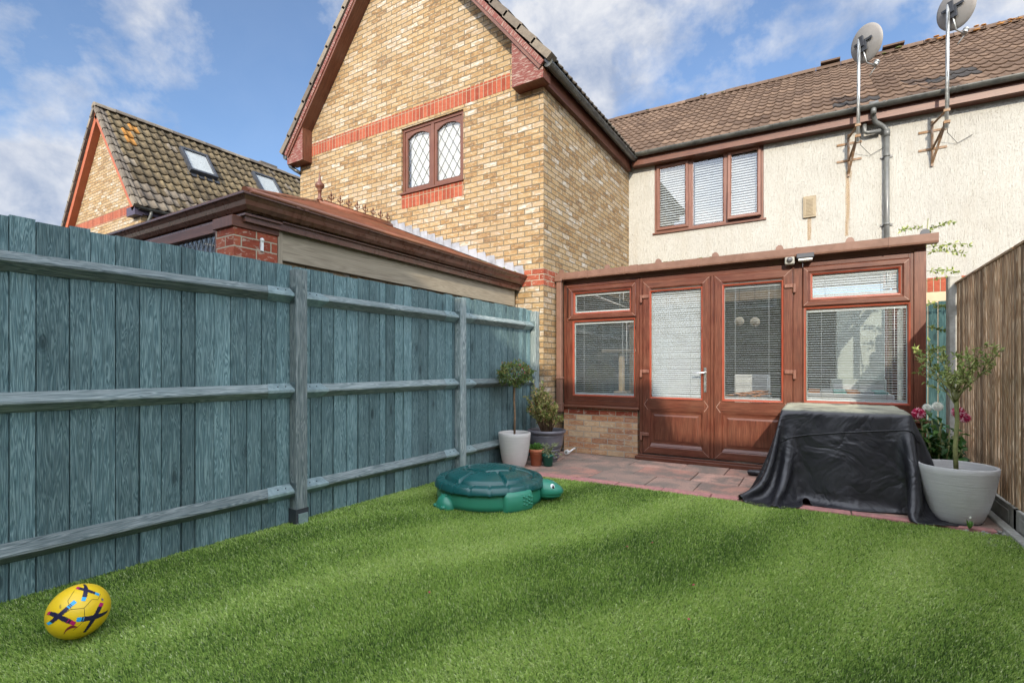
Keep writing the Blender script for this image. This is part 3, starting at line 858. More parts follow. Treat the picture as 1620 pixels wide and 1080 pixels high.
def ridge(mb, a, b, r=.11, seg=.45, m=0, rnd=None):
    a = Vector(a); b = Vector(b); L = (b - a).length; d = (b - a).normalized(); n = int(L / seg); rnd = rnd or random.Random(1)
    prof = [(math.cos(R(x)) * r * 1.15, math.sin(R(x)) * r - .04) for x in range(0, 181, 22)]
    for i in range(n):
        z = Vector((0, 0, rnd.uniform(-.006, .006)))
        mb.prism(prof, a + d * (i * L / n + .004) + z, a + d * ((i + 1) * L / n - .004) + z, m, rnd.random())

# ------------------------------------------------------------------ main terrace house with gable wing
GY, GX0, GX1 = 5.84, -8.18, -3.09      # gable front plane and its sides
WY = 9.33                               # cream wall plane
house = thing('brick_house', 'buff brick terraced house with steep gable wing, cream rendered wall and brown tiled roof', 'house', (-3.09, 5.84, 0))
AX = (GX0 + GX1) / 2
TP = 1.2
# gable front with window hole
wx0, wx1, wz0, wz1 = -5.637, -4.411, 3.895, 4.93
b = MB()
def wallY(mb, x0, x1, z0, z1, y=GY, th=.28): mb.box(x0, x1, y, y + th, z0, z1)
EZ = 5.045
wallY(b, GX0, GX1, 0, wz0); wallY(b, GX0, wx0, wz0, wz1); wallY(b, wx1, GX1, wz0, wz1); wallY(b, GX0, GX1, wz1, EZ) if EZ > wz1 else None
az = EZ + (AX - GX0) * TP
z0_ = max(EZ, wz1)
for yy in (GY, GY + .28):
    P = [(GX0, yy, EZ + .0001), (GX1, yy, EZ + .0001), (AX, yy, az)]
    if yy > GY: P.reverse()
    b.add(P, [(q[0], q[2]) for q in P])
gw = b.build('gable_wall', M['buff'], house)
b = MB(); b.box(GX0, GX1 - 0, GY + .2805, GY + .29, wz1 - .001, wz1); 
b = MB()   # lintel strip filling between EZ and wz1 beside opening
b.box(GX1 - .28, GX1, GY + .2805, WY, 0, 4.93)
b.build('side_wall', M['buff'], house)
b = MB(); b.box(GX0, GX0 + .28, GY + .2805, 13, 0, 4.93); b.build('side_wall', M['buff'], house)
b = MB(); b.box(GX0 + .001 + .27, -3.60, GY - .003, GY + .05, 4.992, 5.207); b.box(wx0, wx1, GY - .003, GY + .05, 3.665, 3.882)
b.build('soldier_course', M['red_soldier'], house)
b = MB(); b.box(GX1 - .34, GX1 + .003, GY - .003, GY + .30, 2.25, 2.475); b.box(GX1 - .05, GX1 + .0028, GY + .31, GY + .8, 2.25, 2.475)
b.build('quoin_band', M['red_brick'], house)
# cream wall
ux0, ux1, uz0, uz1 = -2.60, -.775, 3.655, 4.93
b = MB(); th = .25; e = 6.5; zt = 5.0
b.box(GX1, e, WY, WY + th, 2.455, uz0); b.box(GX1, ux0, WY, WY + th, uz0, zt); b.box(ux1, e, WY, WY + th, uz0, zt)
b.build('rendered_wall', M['render'], house)
b = MB(); b.box(ux0, ux1, WY + .06, WY + th, uz1, zt - .02); b.build('window_head', M['hard'], house)
b = MB(); b.box(.9, e, WY - .003, WY + th, 2.25, 2.455); b.build('soldier_course', M['red_soldier'], house)
b = MB(); b.box(GX1, -2.7, WY, WY + th, 0, 2.454); b.box(-.2, e, WY, WY + th, 0, 2.249); b.box(-2.7, -.2, WY, WY + th, 2.1, 2.454)
b.build('lower_wall', M['neigh_rend'], house)
# dark room behind the patio opening
b = MB(); b.box(-2.9, 0, WY + 2.5, WY + 2.6, 0, 2.5); b.box(-2.9, 0, WY + .26, WY + 2.5, -.02, 0); b.box(-2.9, 0, WY + .26, WY + 2.5, 2.12, 2.14); b.box(-2.92, -2.9, WY + .26, WY + 2.5, 0, 2.2); b.box(0, .02, WY + .26, WY + 2.5, 0, 2.2)
b.build('inner_room', M['darkroom'], house)
# upstairs dark rooms behind windows
b = MB(); b.box(ux0 - .3, ux1 + .3, WY + .9, WY + .95, 3.2, 5.2); b.build('bedroom_wall', M['darkroom'], house)
# main roof
SK = .021
def skew(mb):
    mb.v = [(x, y, z - SK * (x + 3.0) if x > -8 else z) for x, y, z in mb.v]
b = MB()
ev = Vector((0, 3.92, 2.68)); eyv = 9.08; ezv = 5.115
rm = random.Random(4)
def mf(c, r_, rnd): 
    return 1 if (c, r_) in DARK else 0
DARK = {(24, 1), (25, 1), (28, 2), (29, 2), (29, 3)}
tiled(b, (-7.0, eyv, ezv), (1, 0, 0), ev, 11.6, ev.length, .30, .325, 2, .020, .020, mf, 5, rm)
ridge(b, (-7, eyv + 3.97, ezv + 2.70), (4.6, eyv + 3.97, ezv + 2.70), .12, .45, 0)
# raised ridge vents
for x in (.05, 1.15):
    b.box(x, x + .36, eyv + 3.80, eyv + 4.0, ezv + 2.775, ezv + 2.81, 0, .3)
skew(b)
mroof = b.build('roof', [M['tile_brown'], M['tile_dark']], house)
b = MB()
for i in range(30):
    x = rl.choice([rl.gauss(3.0, .25), rl.gauss(2.2, .2), rl.uniform(-4.5, 4.5)]); yy = eyv + 3.86 + rl.uniform(-.10, .02)
    s_ = rl.uniform(.02, .045)
    b.sphere((x, yy, ezv + 2.69 + rl.uniform(-.03, .05)), s_, 9, 5, 0 if 1.8 < x < 3.6 else 1, sc=(1.4, .9, .35))
skew(b); tag(b.build('lichen', [M['lichen'], M['moss']], mroof), kind='stuff')
b = MB(); b.add([(-7, eyv + .02, ezv - .03), (4.6, eyv + .02, ezv - .03), (4.6, eyv + 3.9, ezv + 2.60), (-7, eyv + 3.9, ezv + 2.60)]); b.add([(4.6, eyv + 8, ezv - .03), (-7, eyv + 8, ezv - .03), (-7, eyv + 3.95, ezv + 2.63), (4.6, eyv + 3.95, ezv + 2.63)])
skew(b); b.build('roof_underlay', M['darkroom'], mroof)
# fascia and gutter of main roof
b = MB(); b.box(-2.98, 4.6, WY - .175, WY - .15, 4.925, 5.10, g=0); b.box(-2.98, 4.6, WY - .15, WY + .02, 4.925, 4.945, g=0); skew(b)
b.build('fascia', M['hard'], house)
def gutter(mb, a, b_, r=.056, joints=(), m=0):
    a = Vector(a); b_ = Vector(b_)
    prof = [(r * math.cos(R(x)), r * math.sin(R(x))) for x in range(180, 361, 15)] + [((r - .004) * math.cos(R(x)), (r - .004) * math.sin(R(x))) for x in range(360, 179, -15)]
    mb.prism(prof, a, b_, m, .5, smooth=False)
    L = (b_ - a).length; d = (b_ - a).normalized()
    pj = [((r + .006) * math.cos(R(x)), (r + .006) * math.sin(R(x)) + .002) for x in range(175, 366, 15)] + [((r + .001) * math.cos(R(x)), (r + .001) * math.sin(R(x))) for x in range(365, 174, -15)]
    for j in joints: mb.prism(pj, a + d * (j - .012), a + d * (j + .012), m, .5)
b = MB(); gutter(b, (-2.92, WY - .245, 5.115), (4.6, WY - .245, 5.115), .062, (.25, 1.1, 2.0, 2.9, 3.74, 3.80, 4.5, 4.56, 5.4, 6.3)); skew(b)
b.build('gutter', M['blackpl'], house)
# downpipe with swan neck
b = MB(); sk = -SK * 3.85
b.tube([(.70, WY - .245, 5.08 + sk), (.70, WY - .245, 4.90)], .036, 14)
b.tube([(.70, WY - .245, 4.96), (.70, WY - .185, 4.90), (.73, WY - .14, 4.82), (.82, WY - .08, 4.76), (.87, WY - .065, 4.70), (.875, WY - .062, 4.60)], .036, 14)
b.tube([(.875, WY - .062, 4.66), (.875, WY - .062, 2.3)], .034, 14)
b.tube([(.875, WY - .062, 4.70), (.875, WY - .062, 4.60)], .041, 14)
b.tube([(.60, WY - .10, 4.86), (.60, WY - .10, 4.72), (.64, WY - .09, 4.70), (.80, WY - .075, 4.70)], .030, 12)
for z in (3.28, 4.3): b.tube([(.875, WY - .062, z), (.875, WY - .062, z + .03)], .042, 14); b.box(.80, .95, WY - .02, WY - .002, z, z + .03)
b.tube([(.64, WY - .245, 5.045), (.70, WY - .245, 5.03), (.76, WY - .245, 5.045)], [.05, .055, .05], 12)
b.build('downpipe', m_simple('grey_downpipe_plastic', (.115, .12, .115), .33, var=.25, dirt=(.2, .2, .17), dirtamt=.4), house)

# gable roof
Rz = 5.10
apz = Rz + (-2.90 - AX) * TP
b = MB(); rg = random.Random(9)
lenS = math.hypot(AX + 8.37, apz - Rz)
tiled(b, (-2.90, 5.60, Rz), (0, 1, 0), (-(1), 0, TP), 7.4, lenS, .30, .33, 2, .02, .02, None, 4, rg)
tiled(b, (-8.37, 5.60, Rz), (0, 1, 0), ((1), 0, TP), 7.4, lenS, .30, .33, 2, .02, .02, None, 4, rg)
ridge(b, (AX, 5.58, apz + .03), (AX, 13, apz + .03), .12)
# cloaked verge: tile ends turned down, stepped
def verge(mb, x0, z0, x1, z1, y, n, m=0, rnd=rg):
    a = Vector((x0, y, z0)); c = Vector((x1, y, z1)); d = (c - a); L = d.length; d.normalize(); up = Vector((-d.z, 0, d.x)) if d.x > 0 else Vector((d.z, 0, -d.x))
    for i in range(n):
        s0 = a + d * (L * i / n - .035); s1 = a + d * (L * (i + 1) / n)
        for yy0, yy1 in ((y - .02, y + .14),):
            o0 = up * .052; o1 = up * .028; l0 = up * -.045; l1 = up * -.06
            P = [s0 + l0, s1 + l1, s1 + o1, s0 + o0]
            F = [Vector((q.x, yy0, q.z)) for q in P]; B = [Vector((q.x, yy1, q.z)) for q in P]
            t = rnd.random()
            mb.add(F if d.x > 0 else list(reversed(F)), None, m, t)
            for k in range(4):
                j = (k + 1) % 4; mb.add([F[k], B[k], B[j], F[j]], None, m, t)
verge(b, -2.90, Rz, AX, apz, 5.60, 13)
verge(b, -8.37, Rz, AX, apz, 5.60, 13)
groof = b.build('gable_roof', M['tile_grey'], house)
b = MB()
b.add([(-2.93, 5.62, Rz - .05), (-2.93, 13, Rz - .05), (AX, 13, apz - .05), (AX, 5.62, apz - .05)]); b.add([(-8.34, 5.62, Rz - .05), (-8.34, 13, Rz - .05), (AX, 13, apz - .05), (AX, 5.62, apz - .05)])
b.build('roof_underlay', M['darkroom'], groof)
# barge boards (front board, thin red upper fillet, soffit)
def barge(sgn):
    x0 = -2.97 if sgn > 0 else -8.30
    a = Vector((x0, 0, Rz - .06)); 
    if sgn > 0: d = Vector((-1, 0, TP)).normalized()
    else: d = Vector((1, 0, TP)).normalized()
    L = (Vector((AX, 0, apz - .06 - .0)) - a).length
    L = abs(AX - x0) / abs(d.x)
    n_ = Vector((-TP * sgn * -1, 0, 1)).normalized(); n_ = Vector((TP * (1 if sgn > 0 else -1), 0, 1)).normalized()
    def slab(mb, y0, y1, h0, h1, s0=0.0, m=0, t=.5):
        P = []
        for s_, h in ((s0, h0), (L, h0), (L, h1), (s0, h1)):
            q = a + d * s_ + n_ * h; P.append(q)
        F = [Vector((q.x, y0, q.z)) for q in P]; B = [Vector((q.x, y1, q.z)) for q in P]
        U = [(h0, 0), (h0, L), (h1, L), (h1, 0)]
        mb.add(F, U, m, t); mb.add(list(reversed(B)), U, m, t)
        for k in range(4):
            j = (k + 1) % 4
            mb.add([F[k], F[j], B[j], B[k]], [(y0, 0), (y0, L), (y1, L), (y1, 0)], m, t)
    b1 = MB(); slab(b1, 5.615, 5.637, -.095, .015); b1.build('barge_board', M['hard'], house)
    b1 = MB(); slab(b1, 5.600, 5.6145, -.052, .012); b1.build('barge_trim', M['peel'], house)
    b1 = MB(); slab(b1, 5.637, GY, -.095, -.080); b1.build('soffit', M['hard'], house)
barge(1); barge(-1)
# boxed ends at the eaves
def boxend(x0, x1, sgn):
    # x0 inner, x1 outer
    mb = MB(); zb = 4.865
    if sgn > 0: top = lambda x: Rz - .07 + (-2.97 - x) * TP - .06
    else: top = lambda x: Rz - .07 + (x + 8.30) * TP - .06
    P = [(x0, zb), (x1, zb), (x1, max(zb + .02, top(x1))), (x0, top(x0))]
    F = [Vector((p_[0], 5.640, p_[1])) for p_ in P]; B = [Vector((p_[0], GY - .001, p_[1])) for p_ in P]
    mb.add(F, None, 0); mb.add(list(reversed(B)), None, 0)
    for k in range(4):
        j = (k + 1) % 4; mb.add([F[k], F[j], B[j], B[k]], None, 1 if k != 0 else 1)
    mb.build('boxed_eave', [M['peel'], M['hard']], house)
boxend(-3.46, -2.99, 1); boxend(-7.84, -8.28, -1)
b = MB(); b.box(-3.04, -3.02, 5.66, WY - .1, 4.86, 5.06, g=1); b.box(-3.09, -3.04, GY, WY - .1, 4.86, 4.875, g=1); b.build('fascia', M['hard'], house)
b = MB(); gutter(b, (-2.935, 5.66, 5.055), (-2.935, WY - .13, 5.055), .06, (1.0, 1.95, 2.9)); b.tube([(-2.935, 5.655, 5.05), (-2.935, 5.69, 5.05)], .062, 16)
b.tube([(-2.935, WY - .30, 5.06), (-2.935, WY - .20, 5.07), (-2.88, WY - .245, 5.09)], .066, 12)
b.build('gutter', M['blackpl'], house)
b = MB(); gutter(b, (-8.36, 5.66, 5.04), (-8.36, 12.5, 5.04), .06); b.tube([(-8.36, 5.74, 5.0), (-8.36, 5.74, 4.93), (-8.34, 5.745, 4.88), (-8.24, 5.78, 4.80), (-8.15, 5.82, 4.74)], .034, 12)
b.tube([(-8.36, 5.65, 5.045), (-8.36, 5.68, 5.045)], .062, 14)
b.build('gutter', M['blackpl'], house)

# gable window: hardwood, two arched lights with diamond leading
b = MB(); Y0 = GY + .045
b.ring(wx0, wx1, wz0, wz1, Y0 + .05, [(0, 0), (0, .065), (.045, .065), (.045, 0)], 0, .5)
mxm = (wx0 + wx1) / 2
b.box(mxm - .028, mxm + .028, Y0 - .012, Y0 + .05, wz0 + .045, wz1 - .045, g=2)
gwf = b.build('window', M['hard'], house)
b = MB(); b.box(wx0 - .01, wx1 + .01, GY - .03, Y0 + .04, wz0 - .012, wz0 + .012, g=0); b.build('sill', M['hard'], gwf)
for x0, x1 in ((wx0 + .047, mxm - .030), (mxm + .030, wx1 - .047)):
    z0, z1 = wz0 + .047, wz1 - .047
    s_ = MB()
    ix0, ix1, iz0 = x0 + .045, x1 - .045, z0 + .05
    ztop = z1 - .045; rise = .075; n = 14
    arch = [(ix0 + (ix1 - ix0) * k / n, ztop - rise * (2 * k / n - 1) ** 2) for k in range(n + 1)]
    for k in range(n):
        (ax, azz), (bx, bz) = arch[k], arch[k + 1]
        s_.add([(ax, Y0, azz), (bx, Y0, bz), (bx, Y0, z1), (ax, Y0, z1)], [(azz, ax), (bz, bx), (z1, bx), (z1, ax)])
        s_.add([(ax, Y0 + .03, azz), (bx, Y0 + .03, bz), (bx, Y0, bz), (ax, Y0, azz)])
    s_.box(x0, ix0, Y0, Y0 + .03, z0, z1, g=2); s_.box(ix1, x1, Y0, Y0 + .03, z0, z1, g=2); s_.box(ix0, ix1, Y0 + .0005, Y0 + .03, z0, iz0, g=0)
    sash = s_.build('sash', M['hard'], gwf)
    s_ = MB(); s_.box(ix0 - .01, ix1 + .01, Y0 + .022, Y0 + .026, iz0 - .01, ztop + .01); s_.build('pane', M['glass_up'], sash)
    s_ = MB(); W_, H_ = ix1 - ix0, ztop - iz0; st = .19; sl = 1.55
    def inside_top(x): 
        f_ = (x - ix0) / W_; return ztop - rise * (2 * f_ - 1) ** 2
    for k in range(-14, 16):
        for sg in (1, -1):
            pts = []
            for q in range(61):
                x = ix0 + W_ * q / 60
                z = iz0 + H_ / 2 + sg * sl * (x - (ix0 + W_ / 2)) + k * st * sl * .8
                if iz0 <= z <= inside_top(x): pts.append((x, z))
            if len(pts) > 1:
                s_.beam((pts[0][0], Y0 + .018, pts[0][1]), (pts[-1][0], Y0 + .018, pts[-1][1]), .008, .006, up=(0, 1, 0))
    s_.build('leading', M['leadcame'], sash)
b = MB(); b.box(wx0 + .12, wx1 - .04, GY + .105, GY + .11, wz0 + .13, wz1 - .13); b.build('blind', M['blind'], gwf)
b = MB(); b.box(wx0, wx1, GY + .45, GY + .46, wz0 - .3, wz1 + .4); b.box(wx0 + .10, wx1, GY + .17, GY + .19, wz0 + .11, wz0 + .13, 1); b.build('room_wall', [m_simple('blue_reflection_room', (.10, .14, .20), .9), M['hard']], gwf)  # bluish pane reflection put into the room wall's colour

# blinds helper: slats as one mesh
def slats(name, x0, x1, z0, z1, y, step, tilt, parent, wd=.024, cords=(), droop=0):
    mb = MB(); z = z1 - step; tilt = R(tilt); rr = random.Random(int((x0 + 10) * 97))
    while z > z0 + .012:
        t = tilt + R(rr.uniform(-2.0, 2.0)); pr = None; zz = z + rr.uniform(-.0008, .0008); e = rr.uniform(-.0015, .0015)
        for k in range(4):
            f_ = k / 3 - .5
            dy = f_ * wd * math.cos(t); dz = f_ * wd * math.sin(t) + .0025 * (1 - (2 * f_) ** 2)
            cur = ((x0, y + dy, zz + dz), (x1, y + dy, zz + dz + e))
            if pr: mb.add([pr[0], pr[1], cur[1], cur[0]], None, 0, .5, True)
            pr = cur
        z -= step
    mb.box(x0, x1, y - .012, y + .012, z1 - .022, z1); mb.box(x0, x1, y - .011, y + .011, z0, z0 + .014)
    for c in cords:
        for d_ in (-.013, .013):
            mb.tube([(c, y + d_, z1 - .02), (c, y + d_, z0 + .01)], .0012, 5)
    return mb.build(name, M['slat'], parent)

# cream wall window (three lights, right one ajar)
b = MB()
b.ring(ux0, ux1, uz0, uz1, WY + .07, [(0, 0), (0, .055), (.035, .055), (.035, 0)])
for xm in (-1.958, -1.367): b.box(xm - .03, xm + .03, WY + .016, WY + .07, uz0 + .035, uz1 - .035, g=2)
b.box(ux0 - .03, ux1 + .04, WY - .03, WY + .06, uz0 - .03, uz0 - .001, 1, g=0)
uw = b.build('window', [M['rosepale'], M['hard']], house)
PRF = [(0, 0), (0, .035), (.012, .044), (.045, .044), (.062, .020), (.062, 0)]
lights = [(ux0 + .037, -1.99, 0), (-1.926, -1.399, 1), (-1.335, ux1 - .037, 2)]
for x0, x1, k in lights:
    s_ = MB(); dz0, dz1 = uz0 + .037, uz1 - .037
    if k == 1: prf = [(0, 0), (0, .006), (.016, .0), (.016, -.01)]
    else: prf = PRF
    yb = WY + .03
    if k == 2:
        # top hung, bottom swung out a little
        piv = Vector((0, yb, dz1)); T = Matrix.Translation(piv) @ Matrix.Rotation(R(-3.5), 4, 'X') @ Matrix.Translation(-piv)
        s_.M = T
    s_.ring(x0, x1, dz0, dz1, yb, prf)
    sa = s_.build('sash', M['rosepale'], uw)
    q = MB(s_.M); ins = .058 if k != 1 else .014
    q.box(x0 + ins, x1 - ins, yb - .012, yb - .008, dz0 + ins, dz1 - ins); q.build('pane', M['glass_up'], sa)
    slats('blind', x0 + .03, x1 - .03, dz0 + .05, dz1 - (.07 if k != 2 else .06), WY + .10, .044, 48, uw, .046, (x0 + .14,) if k == 0 else ((x0 + x1) / 2,) if k == 1 else (x1 - .1,))
# rust streaks below bracket and vent (stains on the render)
M['stain'] = m_simple('rust_stain', (.46, .33, .17), .92, var=.25, scale=9)
# beige vent grille
vt = MB()
vt.box(-.205, -.025, WY - .035, WY, 3.56, 3.90); vt.box(-.185, -.045, WY - .040, WY - .0352, 3.585, 3.875, 1)
for k in range(12): vt.box(-.165, -.065, WY - .046, WY - .0402, 3.60 + k * .022, 3.607 + k * .022, 0)
vt.build('wall_vent', [M['ventm'], M['ventm']], house, bevel=.003)
def m_stainmat():
    m = bpy.data.materials.new('rust_run'); m.use_nodes = True; t = m.node_tree; N = t.nodes; pb = N['Principled BSDF']
    tcn = N.new('ShaderNodeTexCoord'); mp = N.new('ShaderNodeMapping'); mp.inputs['Scale'].default_value = (40, 1, 1.6); t.links.new(tcn.outputs['Object'], mp.inputs[0])
    nz = N.new('ShaderNodeTexNoise'); nz.inputs['Scale'].default_value = 1; nz.inputs['Detail'].default_value = 5; t.links.new(mp.outputs[0], nz.inputs['Vector'])
    rp = N.new('ShaderNodeValToRGB'); rp.color_ramp.elements[0].position = .42; rp.color_ramp.elements[1].position = .62; t.links.new(nz.outputs[0], rp.inputs[0])
    mu = N.new('ShaderNodeMath'); mu.operation = 'MULTIPLY'; mu.inputs[1].default_value = .26; t.links.new(rp.outputs[0], mu.inputs[0])
    pb.inputs['Base Color'].default_value = (.40, .25, .10, 1); pb.inputs['Roughness'].default_value = .9
    t.links.new(mu.outputs[0], pb.inputs['Alpha']); return m
M['run'] = m_stainmat()
b = MB(); 
b.box(.36, .45, WY - .0022, WY - .0008, 3.20, 4.20); b.build('rust_stain', M['run'], house)
b = MB(); b.box(-.15, -.09, WY - .0022, WY - .0008, 3.2, 3.558); b.build('rust_stain', M['run'], house)

# ------------------------------------------------------------------ satellite dishes
def make_dish(px, label, hgt, foot):
    t = thing('satellite_dish', label, 'satellite dish', (px, WY, foot), 'satellite dishes on poles at the eaves')
    py = WY - .40
    b = MB(); b.tube([(px, py, foot + .12), (px + .015, py, foot + hgt)], .021, 14); b.build('pole', M['steel'], t)
    b = MB()
    for z in (foot, foot + .26):
        b.box(px - .25, px + .07, WY - .012, WY - .001, z - .012, z + .02)
    b.box(px - .112, px - .082, WY - .030, WY - .012, foot - .25, foot + .40)
    b.beam((px - .10, WY - .02, foot - .22), (px - .01, py + .02, foot + .20), .030, .012)
    b.beam((px - .10, WY - .02, foot + .34), (px - .01, py + .02, foot + .36), .030, .012)
    b.beam((px - .10, WY - .02, foot - .02), (px - .01, py + .02, foot + .20), .026, .012)
    for z in (foot + .20, foot + .36): b.box(px - .035, px + .035, py - .03, py + .03, z - .018, z + .018)
    b.build('wall_bracket', M['rust'], t)
    nrm_ = Vector((.62, .77, .15)).normalized()
    c = Vector((px + .05, py + .02, foot + hgt - .06)) 
    zq = nrm_; xq = Vector((0, 0, 1)).cross(zq).normalized(); yq = zq.cross(xq)
    T = Matrix(((xq.x, yq.x, zq.x, c.x + .02), (xq.y, yq.y, zq.y, c.y), (xq.z, yq.z, zq.z, c.z), (0, 0, 0, 1)))
    b = MB(T); n = 40; R_ = .248; rad = [0, .3, .6, .85, .97, 1.0]
    for off, sgn in ((.006, 1), (0, -1)):
        for i in range(len(rad) - 1):
            for k in range(n):
                a0, a1 = 2 * math.pi * k / n, 2 * math.pi * (k + 1) / n
                def pt(r, a): return (R_ * r * math.cos(a) * .94, R_ * r * math.sin(a) * 1.06, off + .055 * r * r + (.006 if r == 1 else 0))
                P = [pt(rad[i], a0), pt(rad[i + 1], a0), pt(rad[i + 1], a1), pt(rad[i], a1)]
                if i == 0: P = P[1:] if False else [P[0], P[1], P[2]]
                b.add(P if sgn > 0 else list(reversed(P)), None, 0, .5, True)
    dsh = b.build('reflector', M['dish'], t)
    b = MB(T); b.beam((-.13, 0.02, -.012), (.13, 0.02, -.012), .020, .03, up=(0, 1, 0)); b.box(-.05, .06, -.12, .02, -.035, -.006, 0)
    b.box(-.03, .03, -.05, .09, -.06, -.036, 0)
    b.build('mount_plate', M['darkmetal'], t)
    b = MB(T); b.tube([(0, -.10, -.02), (0, -.28, .02), (0, -.32, .20)], .010, 8); b.tube([(0, -.315, .19), (0, -.27, .235)], [.035, .030], 12); b.tube([(0, -.27, .235), (0, -.255, .25)], .036, 12); b.tube([(0, -.32, .22), (.05, -.36, .22), (.08, -.42, .18)], .009, 6)
    b.build('receiver_arm', M['steel'], t)
    b = MB(); b.tube([(px + .02, py - .02, foot + hgt - .1), (px - .012, py - .026, foot + hgt * .7), (px + .024, py - .02, foot + .5), (px + .02, py, foot + .3), (px + .05, WY - .15, foot + .15), (px + .18, WY - .02, foot + .02), (px + .34, WY - .02, foot + .10)], .004, 6)
    b.build('cable', M['blackpl'], t)
make_dish(.50, 'left satellite dish on its thin grey pole beside the downpipe', 1.62, 4.36)
make_dish(1.50, 'right satellite dish on a grey pole, standing nearest the picture edge', 1.80, 4.31)

# ------------------------------------------------------------------ lean-to conservatory
CYF = 6.27
cons = thing('conservatory', 'lean-to conservatory with rosewood frames, double doors and white venetian blinds', 'conservatory', (-1.05, CYF, 0))
b = MB()
b.box(-3.0, -1.965, CYF, CYF + .10, 0, .615); b.build('dwarf_wall', M['dwarf'], cons)
b = MB(); b.box(-.14, .90, CYF, CYF + .10, 0, .615)
b.build('dwarf_wall', M['dwarf'], cons)
b = MB(); b.box(-3.0, -1.966, CYF - .003, CYF + .05, .537, .6145); b.build('brick_capping', M['red_brick'], cons)
b = MB(); b.box(.80, .90, CYF + .1005, WY, 0, .615); b.build('dwarf_wall', M['dwarf'], cons)
b = MB()
b.prism([(-.045, 0), (.10, 0), (.10, .035), (-.03, .028), (-.045, .018)], (-3.03, CYF, .617), (-1.94, CYF, .617)) if False else None
b.box(-3.03, -1.935, CYF - .055, CYF + .06, .618, .650, g=0); b.build('sill', M['hard'], cons, bevel=.006)
b = MB(); b.box(-.155, .93, CYF - .055, CYF + .06, .618, .650, g=0)
b.build('sill', M['hard'], cons, bevel=.006)
# fixed outer frames
b = MB()
b.box(-3.0, -2.955, CYF - .0, CYF + .07, .652, 2.30, g=2); b.box(-2.9545, -2.866, CYF + .001, CYF + .07, .7205, 1.79, g=2)
b.box(-1.985, -1.94, CYF + .0, CYF + .07, .652, 2.30, g=2)
b.box(-2.955, -1.985, CYF, CYF + .07, .652, .72, g=0); b.box(-2.8655, -1.9855, CYF + .001, CYF + .07, .7205, .777, g=0); b.box(-2.955, -1.985, CYF, CYF + .07, 2.255, 2.30, g=0); b.box(-2.955, -1.985, CYF + .0, CYF + .07, 1.79, 1.84, g=0)
b.build('window_frame', M['rose'], cons, bevel=.003)
b = MB(); b.box(-.14, -.105, CYF, CYF + .07, .652, 2.30, g=2); b.box(.765, .805, CYF, CYF + .07, .652, 2.30, g=2)
b.box(-.105, .765, CYF, CYF + .07, .652, .787, g=0); b.box(-.105, .765, CYF, CYF + .07, 1.795, 1.84, g=0); b.box(-.105, .765, CYF, CYF + .07, 2.25, 2.30, g=0)
b.box(.806, .90, CYF - .012, CYF + .09, .0, 2.33, g=2)
b.build('window_frame', M['rose'], cons, bevel=.003)
b = MB()
b.box(-3.0, .90, CYF - .006, CYF + .07, 2.302, 2.40, g=0)
b.build('head_beam', M['rosepale'], cons, bevel=.003)
SASH = [(0, 0), (0, .016), (.010, .026), (.050, .026), (.066, .010), (.074, .010), (.074, -.02)]
BEAD = [(0, 0), (0, .004), (.012, .002), (.022, -.012), (.022, -.03)]
M['mitre'] = m_simple('pale_weld_line', (.45, .30, .24), .5, var=.1)
def unit(x0, x1, z0, z1, sash, tilt, step=.0255, cords=2, parent=cons, wtl=.024):
    """glazing unit; if sash: a raised opening sash frame"""
    m_ = MB()
    if sash:
        m_.ring(x0, x1, z0, z1, CYF - .002, SASH, 0); i = .076
        m_.ring(x0 + .070, x1 - .070, z0 + .070, z1 - .070, CYF - .004, BEAD, 1)
    else:
        m_.ring(x0, x1, z0, z1, CYF + .002, BEAD, 1); i = .018
    if sash:
        for cx_, sx_ in ((x0, 1), (x1, -1)):
            for cz_, sz_ in ((z0, 1), (z1, -1)):
                m_.beam((cx_ + sx_ * .011, CYF - .0283, cz_ + sz_ * .011), (cx_ + sx_ * .050, CYF - .0283, cz_ + sz_ * .050), .0022, .001, 2, up=(0, 1, 0))
    f_ = m_.build('sash' if sash else 'glazing_bead', [M['rose'], M['rose_in'], M['mitre']], parent)
    gx0, gx1, gz0, gz1 = x0 + i + .014, x1 - i - .014, z0 + i + .014, z1 - i - .014
    if not sash: gx0, gx1, gz0, gz1 = x0 + .02, x1 - .02, z0 + .02, z1 - .02
    q = MB(); q.ring(gx0 - .002, gx1 + .002, gz0 - .002, gz1 + .002, CYF + .032, [(0, .003), (.010, .003), (.010, -.024)]); q.build('spacer', M['spacer'], f_)
    q = MB(); q.box(gx0 - .01, gx1 + .01, CYF + .020, CYF + .024, gz0 - .01, gz1 + .01); q.build('pane', M['glass'], f_)
    w_ = gx1 - gx0
    cs = (gx0 + w_ * .16, gx1 - w_ * .19) if w_ > .4 else (gx0 + .08,)
    slats('blind', gx0 + .010, gx1 - .010, gz0 + .008, gz1 - .008, CYF + .046, step, tilt, parent, .022, cs)
    q = MB(); q.tube([(gx1 - w_ * .12, CYF + .030, gz1 - .02), (gx1 - w_ * .12, CYF + .030, gz0 + (gz1 - gz0) * .42)], .002, 5); q.build('tilt_wand', M['white'], parent)
unit(-2.925, -1.978, 1.812, 2.25, True, 14)
unit(-2.868, -1.995, .775, 1.795, False, 10)
unit(-.142, .778, 1.818, 2.245, True, 62)
unit(-.128, .780, .785, 1.808, False, 15)
# drawn-out cord across the small left light
q = MB(); q.tube([(-2.55, CYF + .030, 2.13), (-2.12, CYF + .030, 1.94)], .0022, 5); q.build('cord', M['white'], cons)
